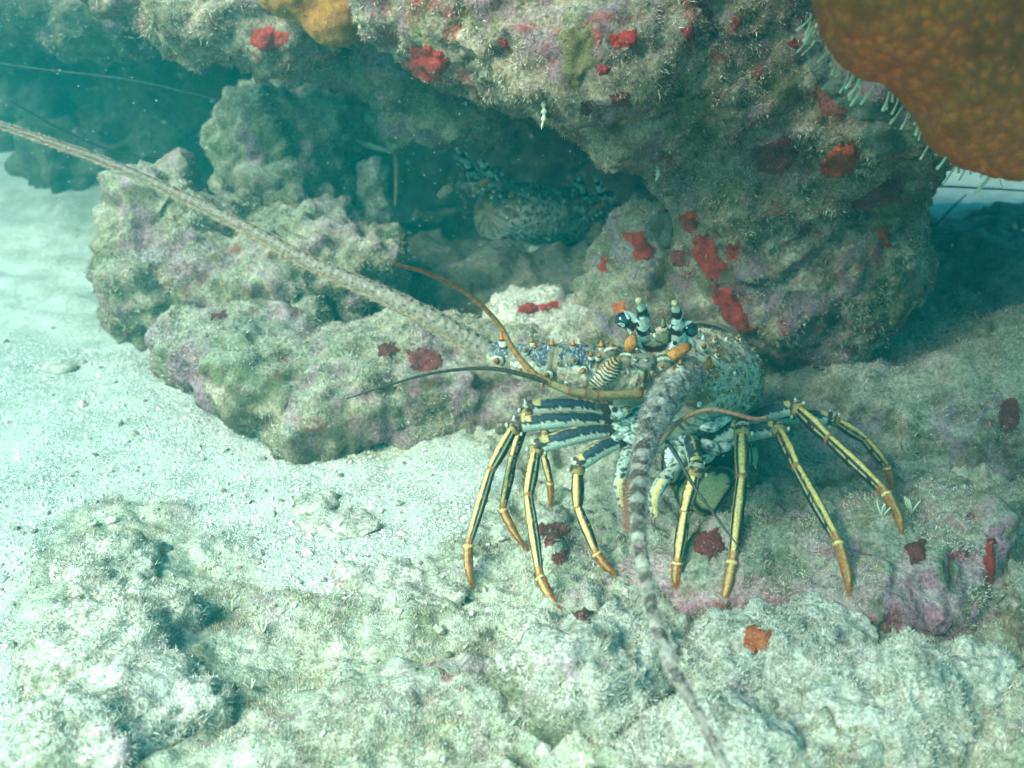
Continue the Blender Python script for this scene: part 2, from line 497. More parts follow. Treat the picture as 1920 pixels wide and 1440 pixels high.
# -- the ledge that roofs the cave, with its drooping lobe on the right
ledge = rock('reef_ledge', [
    ((0.42, 1.95, 0.80), (0.95, 0.72, 0.27)),
    ((-0.85, 2.32, 0.84), (0.95, 0.62, 0.25)),
    ((0.85, 1.55, 0.86), (0.6, 0.60, 0.30)),
    e(1250, -60, 1.42, (0.40, 0.26, 0.20)),
    e(1010, 20, 1.32, (0.17, 0.16, 0.125)),
    e(1120, 95, 1.25, (0.13, 0.13, 0.085)),
    e(930, 60, 1.36, (0.09, 0.12, 0.085)),
    e(1270, 150, 1.30, (0.17, 0.14, 0.11)),
    e(1420, 130, 1.32, (0.20, 0.15, 0.16)),
    e(1590, 130, 1.30, (0.17, 0.15, 0.14)),
    e(1450, 300, 1.34, (0.16, 0.13, 0.13)),
    e(1310, 270, 1.33, (0.085, 0.10, 0.075)),
    e(1600, 290, 1.33, (0.095, 0.10, 0.09)),
    e(1440, 430, 1.36, (0.125, 0.11, 0.11)),
    e(1560, 500, 1.35, (0.115, 0.11, 0.110)),
    e(1615, 490, 1.35, (0.085, 0.09, 0.095)),
    e(1470, 560, 1.36, (0.120, 0.10, 0.085)),
    e(1390, 520, 1.36, (0.075, 0.08, 0.09)),
    e(1530, 615, 1.36, (0.095, 0.085, 0.050)),
], 0.0075, M_LEDGE, 5, ((5, 0.022, 4), (17, 0.012, 4), (50, 0.009, 3)), pits=(24, 0.014), seed=1,
    label='pinkish reef ledge overhead with a rounded lobe drooping behind the lobster', cat='reef')

# unseen blocker added overhead to shade the lobster's side; one lump holds the coral
_rk = len(ROCKS)
over = rock('shade_blocker', [
    ((-0.16, 0.34, 0.93), (0.36, 0.38, 0.17)), ((0.32, 0.16, 0.99), (0.50, 0.16, 0.13)), ((0.95, 0.45, 0.98), (0.42, 0.45, 0.2)), ((1.2, 1.1, 0.95), (0.5, 0.7, 0.25)), ((0.60, 1.02, 0.86), (0.22, 0.26, 0.13)), ((0.04, 0.64, 0.95), (0.30, 0.24, 0.13)),
], 0.03, M_LEDGE, 3, ((5, 0.05, 4),), seed=26, parent=ledge)
ROCKS.remove(over)

# -- left end of the roof: lumps along the top edge
lumpA = rock('reef_rock', [
    e(420, 10, 1.52, (0.115, 0.12, 0.075)), e(540, 40, 1.52, (0.10, 0.10, 0.065)), e(330, -60, 1.55, (0.17, 0.13, 0.085)),
    e(590, -50, 1.55, (0.16, 0.14, 0.10)), e(450, 45, 1.50, (0.075, 0.08, 0.05)),
], 0.0085, M_LEDGE, 4, FS, pits=(30, 0.008), seed=2, label='knobbly pink rock jutting from the roof at top left beside the orange sponge', cat='rock')
lumpB = rock('reef_rock', [
    e(110, 10, 1.95, (0.24, 0.16, 0.065)), e(210, 20, 1.9, (0.13, 0.14, 0.08)), e(-40, -10, 1.95, (0.22, 0.16, 0.09)),
], 0.012, M_WALL, 4, FS, seed=3, label='flat brown rock in the top left corner of the roof', cat='rock')
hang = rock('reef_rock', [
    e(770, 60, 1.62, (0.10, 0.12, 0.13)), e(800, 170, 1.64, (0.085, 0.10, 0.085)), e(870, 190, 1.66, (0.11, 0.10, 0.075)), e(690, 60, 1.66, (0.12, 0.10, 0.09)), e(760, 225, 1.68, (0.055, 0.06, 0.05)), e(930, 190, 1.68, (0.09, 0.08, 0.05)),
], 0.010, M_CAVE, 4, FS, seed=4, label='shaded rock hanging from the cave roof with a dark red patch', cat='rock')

# -- the cave's back wall
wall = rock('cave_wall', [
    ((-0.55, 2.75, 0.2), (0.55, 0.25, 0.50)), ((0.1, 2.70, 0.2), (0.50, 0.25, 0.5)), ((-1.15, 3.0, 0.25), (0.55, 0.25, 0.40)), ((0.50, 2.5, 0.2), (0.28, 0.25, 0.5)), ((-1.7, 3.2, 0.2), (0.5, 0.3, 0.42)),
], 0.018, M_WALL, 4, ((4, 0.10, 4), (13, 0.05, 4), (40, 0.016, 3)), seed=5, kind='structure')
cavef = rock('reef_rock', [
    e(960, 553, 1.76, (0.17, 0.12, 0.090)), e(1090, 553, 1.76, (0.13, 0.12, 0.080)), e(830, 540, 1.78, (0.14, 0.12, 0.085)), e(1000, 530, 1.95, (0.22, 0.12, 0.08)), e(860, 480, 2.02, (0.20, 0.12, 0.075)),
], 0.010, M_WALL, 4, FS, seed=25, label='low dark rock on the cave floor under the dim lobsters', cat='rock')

# -- rocks inside the mouth of the cave
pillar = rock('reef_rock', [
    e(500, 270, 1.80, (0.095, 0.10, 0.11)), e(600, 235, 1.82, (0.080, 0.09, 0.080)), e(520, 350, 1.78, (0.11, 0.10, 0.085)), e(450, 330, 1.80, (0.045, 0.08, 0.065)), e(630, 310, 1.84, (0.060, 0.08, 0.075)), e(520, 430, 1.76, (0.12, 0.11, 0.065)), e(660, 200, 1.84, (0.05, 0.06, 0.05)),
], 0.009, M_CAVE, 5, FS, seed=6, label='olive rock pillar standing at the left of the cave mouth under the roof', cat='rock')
chip = rock('rock_chip', [
    e(700, 350, 1.80, (0.032, 0.022, 0.050), (0, 12, 0)), e(710, 385, 1.80, (0.030, 0.022, 0.030)), e(692, 330, 1.80, (0.022, 0.018, 0.028)),
], 0.005, M_PALE, 2, ((18, 0.010, 3), (60, 0.004, 3)), seed=7, label='small pale upright rock chip standing in the dark cave', cat='rock')
outc = rock('reef_rock', [
    e(300, 400, 1.62, (0.085, 0.10, 0.085)), e(410, 440, 1.60, (0.10, 0.12, 0.062)), e(560, 470, 1.60, (0.12, 0.12, 0.070)), e(670, 490, 1.58, (0.075, 0.09, 0.070)),
    e(330, 510, 1.58, (0.115, 0.12, 0.10)), e(480, 530, 1.56, (0.15, 0.12, 0.11)), e(640, 540, 1.58, (0.095, 0.10, 0.10)), e(270, 580, 1.57, (0.06, 0.08, 0.06)),
], 0.0075, M_LEFT, 3, ((7, 0.035, 4), (20, 0.020, 4), (60, 0.008, 3)), pits=(24, 0.014), seed=8, label='lumpy pale rock behind the long antenna, left of the cave', cat='rock')
slope = rock('reef_rock', [
    e(400, 650, 1.40, (0.085, 0.09, 0.060)), e(520, 700, 1.36, (0.13, 0.11, 0.075), (0, 24, 0)), e(650, 720, 1.36, (0.14, 0.12, 0.085)), e(600, 800, 1.31, (0.075, 0.08, 0.055)), e(800, 700, 1.38, (0.14, 0.12, 0.075)), e(940, 720, 1.38, (0.11, 0.10, 0.075)), e(330, 620, 1.42, (0.045, 0.06, 0.035)), e(480, 610, 1.44, (0.10, 0.09, 0.045)), e(790, 780, 1.36, (0.12, 0.10, 0.06)), e(1010, 780, 1.36, (0.10, 0.10, 0.07)),
], 0.0070, M_LEFT, 4, ((7, 0.022, 4), (22, 0.012, 4), (65, 0.006, 3)), pits=(26, 0.010), seed=9, label='sloping mottled boulder on the sand below the long antenna', cat='rock')
prop = rock('reef_rock', [
    e(1200, 480, 1.52, (0.065, 0.08, 0.085)), e(1230, 560, 1.46, (0.085, 0.09, 0.10)), e(1180, 600, 1.45, (0.075, 0.09, 0.075)), e(1260, 640, 1.44, (0.095, 0.09, 0.09)), e(1150, 560, 1.50, (0.045, 0.07, 0.06)), e(1300, 730, 1.45, (0.14, 0.10, 0.09)), e(1210, 420, 1.56, (0.05, 0.06, 0.04)),
], 0.0075, M_LOBE, 4, FS, pits=(28, 0.006), seed=10, label='grey rock with red patches propped under the ledge, right behind the lobster', cat='rock')
flat = rock('reef_rock', [
    e(1020, 610, 1.52, (0.095, 0.10, 0.045)), e(1080, 640, 1.48, (0.085, 0.09, 0.05)), e(980, 660, 1.48, (0.06, 0.08, 0.04)), e(1130, 720, 1.45, (0.10, 0.10, 0.08)),
], 0.0075, M_PALE, 4, FS, seed=11, label='low pale rock with one red smear behind the lobster antenna', cat='rock')

# -- the foreground
purple = rock('reef_rock', [
    eg(1480, 1080, (0.115, 0.080, 0.060), 0.005), eg(1680, 1080, (0.12, 0.085, 0.075), 0.005), eg(1775, 1050, (0.070, 0.075, 0.078), 0.01), eg(1330, 1090, (0.09, 0.07, 0.040), 0.0), eg(1600, 1150, (0.11, 0.050, 0.052), 0.0), eg(1230, 1080, (0.09, 0.065, 0.030), 0.0),
], 0.0045, M_PURP, 4, ((9, 0.016, 4), (28, 0.009, 4), (80, 0.004, 3)), pits=(20, 0.014), seed=12, label='pink and purple crusted rock under the lobster\'s right hand legs', cat='rock')
mound = rock('reef_rock', [
    eg(205, 1080, (0.066, 0.075, 0.036), 0.0), eg(190, 1240, (0.074, 0.065, 0.040), 0.0), eg(270, 1330, (0.074, 0.065, 0.034), 0.0), eg(150, 1400, (0.070, 0.06, 0.036), 0.0), eg(265, 1170, (0.058, 0.06, 0.030), 0.0),
], 0.0048, M_PALE, 4, ((10, 0.012, 4), (30, 0.009, 4), (85, 0.005, 3)), pits=(26, 0.005), seed=13, label='bright crumbly rock mound in the lower left corner', cat='rock')
rub1 = rock('rubble_rock', [
    eg(1090, 1310, (0.075, 0.070, 0.060), 0.0), eg(1170, 1260, (0.06, 0.05, 0.045), 0.0), eg(1030, 1250, (0.045, 0.045, 0.04), 0.0),
], 0.0042, M_PALE, 3, ((12, 0.016, 4), (32, 0.010, 4), (85, 0.006, 3)), pits=(24, 0.010), seed=14, label='turf covered rubble lump at bottom centre beside the near antenna', cat='rubble')
rub2 = rock('rubble_rock', [
    eg(1450, 1240, (0.085, 0.050, 0.045), 0.0), eg(1540, 1210, (0.055, 0.04, 0.035), 0.0), eg(1370, 1290, (0.060, 0.05, 0.035), 0.0),
], 0.0042, M_PALE, 3, ((12, 0.016, 4), (32, 0.010, 4), (85, 0.006, 3)), seed=15, label='turf covered rubble lump holding the orange sponge patch', cat='rubble')
rub3 = rock('rubble_rock', [
    eg(1680, 1340, (0.085, 0.055, 0.045), 0.0), eg(1790, 1300, (0.07, 0.05, 0.04), 0.0), eg(1590, 1400, (0.06, 0.05, 0.035), 0.0),
], 0.0042, M_PALE, 3, ((12, 0.016, 4), (32, 0.010, 4), (85, 0.006, 3)), seed=16, label='pale rubble lump at the bottom right of the picture', cat='rubble')
rub4 = rock('rubble_rock', [
    eg(1380, 1440, (0.06, 0.045, 0.05), 0.0), eg(1270, 1420, (0.05, 0.045, 0.03), 0.0),
], 0.0042, M_PALE, 3, ((12, 0.014, 4), (34, 0.009, 4)), seed=17, label='pale rubble lump at the bottom edge right of the near antenna', cat='rubble')
rub5 = rock('rubble_rock', [
    eg(640, 985, (0.050, 0.035, 0.010), -0.002), eg(590, 945, (0.03, 0.03, 0.010), -0.002),
], 0.0045, M_PALE, 3, ((12, 0.010, 4), (34, 0.007, 4)), seed=18, label='low rubble knob half buried in the open sand', cat='rubble')
rub6 = rock('rubble_rock', [
    eg(740, 1085, (0.055, 0.040, 0.020), 0.0), eg(790, 1120, (0.05, 0.04, 0.018), 0.0),
], 0.0045, M_PALE, 3, ((12, 0.014, 4), (34, 0.009, 4)), seed=19, label='low rubble ridge beside the sand left of the leg tips', cat='rubble')
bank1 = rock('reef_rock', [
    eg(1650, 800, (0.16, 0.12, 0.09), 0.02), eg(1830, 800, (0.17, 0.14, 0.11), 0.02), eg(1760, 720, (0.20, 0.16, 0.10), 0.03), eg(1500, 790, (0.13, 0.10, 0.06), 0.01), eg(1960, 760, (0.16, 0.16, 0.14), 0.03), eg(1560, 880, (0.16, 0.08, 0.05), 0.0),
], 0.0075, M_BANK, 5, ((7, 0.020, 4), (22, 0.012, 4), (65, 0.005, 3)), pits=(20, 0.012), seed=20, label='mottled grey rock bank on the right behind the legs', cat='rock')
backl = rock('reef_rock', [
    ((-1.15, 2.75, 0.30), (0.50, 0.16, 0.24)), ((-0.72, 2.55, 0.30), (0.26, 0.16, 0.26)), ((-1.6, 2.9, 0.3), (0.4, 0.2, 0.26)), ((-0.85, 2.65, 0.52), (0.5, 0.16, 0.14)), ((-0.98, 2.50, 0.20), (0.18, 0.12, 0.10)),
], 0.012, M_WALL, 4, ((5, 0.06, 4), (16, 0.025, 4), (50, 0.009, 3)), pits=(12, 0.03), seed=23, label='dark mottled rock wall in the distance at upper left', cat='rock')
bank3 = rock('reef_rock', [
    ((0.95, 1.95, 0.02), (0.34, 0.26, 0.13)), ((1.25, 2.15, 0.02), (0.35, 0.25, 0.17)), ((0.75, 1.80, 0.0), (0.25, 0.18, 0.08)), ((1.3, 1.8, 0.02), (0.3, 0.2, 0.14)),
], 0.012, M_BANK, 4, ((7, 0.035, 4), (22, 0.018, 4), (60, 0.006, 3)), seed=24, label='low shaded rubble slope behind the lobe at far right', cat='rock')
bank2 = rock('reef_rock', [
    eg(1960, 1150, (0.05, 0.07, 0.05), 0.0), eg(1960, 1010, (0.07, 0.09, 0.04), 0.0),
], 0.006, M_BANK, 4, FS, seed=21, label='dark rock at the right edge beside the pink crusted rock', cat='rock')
# ------------------------------------------------------------------ generic builders
def catmull(pts, n, rads=None):
    p = np.array(pts, float)
    if rads is not None: p = np.concatenate([p, np.array(rads, float)[:, None]], 1)
    k = len(p)
    q = np.concatenate([[2 * p[0] - p[1]], p, [2 * p[-1] - p[-2]]])
    seg = np.linalg.norm(np.diff(p[:, :3], axis=0), axis=1); cum = np.concatenate([[0], np.cumsum(seg)]) / seg.sum()
    out = []
    for t in np.linspace(0, 1, n):
        i = min(max(np.searchsorted(cum, t, 'right') - 1, 0), k - 2)
        u = (t - cum[i]) / (cum[i + 1] - cum[i])
        a, b, c, d = q[i:i + 4]
        out.append(0.5 * (2 * b + (c - a) * u + (2 * a - 5 * b + 4 * c - d) * u * u + (3 * b - a - 3 * c + d) * u ** 3))
    out = np.array(out)
    return (out[:, :3], np.maximum(out[:, 3], 1e-5)) if rads is not None else out

def frames(C, ref):
    T = np.gradient(C, axis=0); T /= np.linalg.norm(T, axis=1)[:, None]
    ref = np.array(ref, float)
    N = ref - (T @ ref)[:, None] * T; N /= np.linalg.norm(N, axis=1)[:, None]
    return T, N, np.cross(T, N)

def tube(name, pts, rads, ns=16, nl=24, colfn=None, ref=(0, -0.6, 0.8), flat=1.0, prof=None, cap=0.35, bumps=(0, 0)):
    C, R = catmull(pts, nl, rads)
    T, N, B = frames(C, ref)
    if prof is not None: R = R * prof(np.linspace(0, 1, nl))
    # rounded ends
    C = np.concatenate([[C[0] - T[0] * R[0] * cap], [C[0] - T[0] * R[0] * cap * 0.7], C, [C[-1] + T[-1] * R[-1] * cap * 0.7], [C[-1] + T[-1] * R[-1] * cap]])
    Rr = np.concatenate([[R[0] * 0.02, R[0] * 0.7], R, [R[-1] * 0.7, R[-1] * 0.02]])
    N = np.concatenate([N[:1], N[:1], N, N[-1:], N[-1:]]); B = np.concatenate([B[:1], B[:1], B, B[-1:], B[-1:]])
    t = np.concatenate([[0, 0], np.linspace(0, 1, nl), [1, 1]])
    th = np.linspace(-math.pi, math.pi, ns, endpoint=False)
    V = C[:, None] + Rr[:, None, None] * (np.cos(th)[None, :, None] * N[:, None] + flat * np.sin(th)[None, :, None] * B[:, None])
    m = len(C); V = V.reshape(-1, 3)
    if bumps[1]:
        cr = np.repeat(C, ns, 0); V = V + (V - cr) * (bumps[1] * fbm(V * bumps[0], 3, 2))[:, None]
    i, j = np.meshgrid(np.arange(m - 1), np.arange(ns), indexing='ij'); j2 = (j + 1) % ns
    F = np.stack([i * ns + j, i * ns + j2, (i + 1) * ns + j2, (i + 1) * ns + j], 2).reshape(-1, 4)
    TH = np.tile(th, m); TT = np.repeat(t, ns)
    col = colfn(TH, TT, V) if colfn else None
    return mesh_np(name, V, F, True, col)

def ell_mesh(name, c, r, rot=(0, 0, 0), col=(0.8, 0.8, 0.7), ico=ICO2, bumpy=0.0, colfn=None):
    v = (ico[0] * (1 + bumpy * pnoise(ico[0] * 3 + np.array(c) * 50, 3))[:, None] * np.array(r)) @ rotm(*rot).T + np.array(c)
    cc = np.tile(np.array(col, float), (len(v), 1)) if colfn is None else colfn(ico[0], v)
    return mesh_np(name, v, ico[1], True, cc)

def slab(name, poly, Y, thick, tilt=(0, 0), colfn=None, rings=9, nb=44, back=0.5, bulge=1.0):
    """A rounded plate: an outline (photo pixels at depth Y, tilted in depth) with real thickness."""
    p = np.array(poly, float); k = len(p)
    q = np.concatenate([p, p, p]); seg = np.linalg.norm(np.diff(np.concatenate([p, p[:1]]), axis=0), axis=1)
    cum = np.concatenate([[0], np.cumsum(seg)]) / seg.sum()
    b = []
    for t in np.linspace(0, 1, nb, endpoint=False):
        i = min(np.searchsorted(cum, t, 'right') - 1, k - 1); u = (t - cum[i]) / (cum[i + 1] - cum[i])
        a0, a1, a2, a3 = q[k + i - 1], q[k + i], q[k + i + 1], q[k + i + 2]
        s = 0.5 * (2 * a1 + (a2 - a0) * u + (2 * a0 - 5 * a1 + 4 * a2 - a3) * u * u + (3 * a1 - a0 - 3 * a2 + a3) * u ** 3)
        b.append(0.5 * s + 0.5 * (a1 + (a2 - a1) * u))
    b = np.array(b); c = b.mean(0)
    V, K, ANG = [], [], []
    ks = [0.0008] + list(np.linspace(0.04, 1, rings - 1) ** 0.8)
    for side, seq in ((1, ks), (-1, ks[::-1][1:])):
        for kk in seq:
            off = thick * math.sqrt(max(0, 1 - kk ** 2.6)) * bulge
            for j in range(nb):
                x, y = c + (b[j] - c) * kk
                yy = Y + tilt[0] * (x - c[0]) + tilt[1] * (y - c[1])
                V.append(P(x, y, yy - off if side > 0 else yy + off * back)); K.append(kk * side); ANG.append(j / nb)
    V = np.array(V); m = len(V) // nb
    i, j = np.meshgrid(np.arange(m - 1), np.arange(nb), indexing='ij'); j2 = (j + 1) % nb
    F = np.stack([i * nb + j, i * nb + j2, (i + 1) * nb + j2, (i + 1) * nb + j], 2).reshape(-1, 4)
    x, y, _ = proj(V)
    col = colfn(np.array(K), x, y, V) if colfn else None
    return mesh_np(name, V, F, True, col)

def hairs(name, p, d, L, W, C, parent, mat=None, bend=None):
    N = len(p)
    d = d / (np.linalg.norm(d, axis=1)[:, None] + 1e-9)
    sx = np.cross(d, RNG.normal(size=(N, 3))); sx /= np.linalg.norm(sx, axis=1)[:, None] + 1e-9
    sy = np.cross(d, sx)
    vv = np.empty((N, 4, 3)); L = np.broadcast_to(L, N); W = np.broadcast_to(W, N)
    for k in range(3):
        t = 2 * math.pi * k / 3
        vv[:, k] = p + (sx * math.cos(t) + sy * math.sin(t)) * W[:, None]
    vv[:, 3] = p + d * L[:, None]
    b = np.arange(N)[:, None] * 4
    F = np.concatenate([b + np.array([[0, 1, 3]]), b + np.array([[1, 2, 3]]), b + np.array([[2, 0, 3]])])
    m = mesh_np(name, vv.reshape(-1, 3), F, False, np.repeat(C[:, None, :], 4, 1).reshape(-1, 3))
    return link(name, m, mat or M_TURF, parent=parent, kind='stuff')

def lerp(a, b, t):
    return np.array(a)[None] * (1 - t)[:, None] + np.array(b)[None] * t[:, None]

def pick(conds, cols, default):
    out = np.tile(np.array(default, float), (len(conds[0]), 1))
    for c, k in zip(conds[::-1], cols[::-1]):
        out[c] = k
    return out

# ------------------------------------------------------------------ encrusting sponges
bpy.context.view_layer.update()
DG = bpy.context.evaluated_depsgraph_get()
def hit(px, py):
    d = ray(px, py)
    ok, loc, nor, idx, ob, _ = sc.ray_cast(DG, Vector(CAMP), Vector(d))
    return (np.array(loc), np.array(nor), ob.name) if ok else None

R_RED = sponge_mat('red_sponge', (0.46, 0.026, 0.018), (0.24, 0.010, 0.010))
R_ORANGE = sponge_mat('orange_red_sponge', (0.62, 0.075, 0.016), (0.42, 0.03, 0.010), 4)
R_MAROON = sponge_mat('maroon_sponge', (0.22, 0.030, 0.030), (0.12, 0.018, 0.020), 7)
R_RUST = sponge_mat('rust_sponge', (0.60, 0.16, 0.05), (0.40, 0.07, 0.025), 9)
R_TAN = sponge_mat('tan_sponge', (0.24, 0.17, 0.07), (0.15, 0.11, 0.045), 11)
R_GREY = sponge_mat('grey_green_sponge', (0.17, 0.18, 0.135), (0.11, 0.12, 0.09), 13)
PATCHES = []
def patch(poly, mat, label, thick=0.0045, step=2.6, wob=4.5, name='sponge', cat='sponge', group=None):
    poly = np.array(poly, float); c = poly.mean(0)
    h0 = hit(*c)
    if h0 is None: return
    x0, y0 = poly.min(0) - 12; x1, y1 = poly.max(0) + 12
    xs = np.arange(x0, x1, step); ys = np.arange(y0, y1, step)
    X, Yp = np.meshgrid(xs, ys); q = np.stack([X.ravel(), Yp.ravel(), np.zeros(X.size)], 1)
    sd = poly_sd(q[:, 0], q[:, 1], poly) + wob * 1.5 * fbm(q * 0.045 + poly[0, 0], 3, 31) + 1.0 * wob * fbm(q * 0.15 + poly[0, 1], 3, 32)
    V = np.zeros((len(q), 3)); okv = np.zeros(len(q), bool)
    mn = np.zeros(3); hs = {}
    for k in np.nonzero(sd > -step * 1.6)[0]:
        r = hit(q[k, 0], q[k, 1])
        if r is None or r[2] != h0[2]: continue
        V[k] = r[0]; okv[k] = True; hs[k] = r[1]
    if okv.sum() < 8: return
    nxp = len(xs); NN = np.zeros_like(V)
    for k, nn in hs.items(): NN[k] = nn
    g3 = okv.reshape(len(ys), nxp); Vg = V.reshape(len(ys), nxp, 3).copy(); Ng = NN.reshape(len(ys), nxp, 3)
    pad = lambda A: np.pad(A, ((1, 1), (1, 1)) + ((0, 0),) * (A.ndim - 2))
    for _ in range(7):
        sv = np.zeros_like(Vg); sn = np.zeros_like(Ng); w = np.zeros(g3.shape)
        pv, pn, pw = pad(Vg * g3[..., None]), pad(Ng * g3[..., None]), pad(g3.astype(float))
        for a_, b_ in ((0, 1), (2, 1), (1, 0), (1, 2), (1, 1)):
            sl = (slice(a_, a_ + g3.shape[0]), slice(b_, b_ + g3.shape[1]))
            sv += pv[sl]; sn += pn[sl]; w += pw[sl]
        Ng = sn / np.maximum(w, 1)[..., None]
        if _ < 3: Vg = np.where(g3[..., None], sv / np.maximum(w, 1)[..., None], Vg)
    inn = (sd > 4).reshape(g3.shape)[..., None]
    V = np.where(inn, Vg, V.reshape(Vg.shape)).reshape(-1, 3); NN = Ng.reshape(-1, 3); NN /= np.linalg.norm(NN, axis=1)[:, None] + 1e-9
    for k in hs:
        nn = NN[k]
        hgt = thick * float(sstep(-1.5, 11, sd[k])) - (0.002 if sd[k] < -step * 0.4 else 0.0)
        V[k] += nn * hgt
    nxp = len(xs); jj, ii = np.meshgrid(np.arange(len(ys) - 1), np.arange(nxp - 1), indexing='ij')
    b = (jj * nxp + ii).ravel(); F = np.stack([b, b + nxp, b + nxp + 1, b + 1], 1)
    F = F[okv[F].all(1)]
    el = np.max([np.linalg.norm(V[F[:, k]] - V[F[:, (k + 1) % 4]], axis=1) for k in range(4)], axis=0)
    F = F[el < np.median(el) * 6]
    if len(F) < 4: return
    lab = np.arange(len(V))                              # keep the largest connected piece
    for _ in range(400):
        mnl = lab[F].min(1); old = lab.copy()
        for k in range(4): np.minimum.at(lab, F[:, k], mnl)
        if (old == lab).all(): break
    ids, cnt = np.unique(lab[F[:, 0]], return_counts=True); F = F[lab[F[:, 0]] == ids[cnt.argmax()]]
    used = np.unique(F); mp = -np.ones(len(V), int); mp[used] = np.arange(len(used))
    me = mesh_np(name, V[used], mp[F])
    exclude(V[okv & (sd > 5)])
    o = link(name, me, mat, label=label, cat=cat, group=group)
    PATCHES.append(o)
    return o

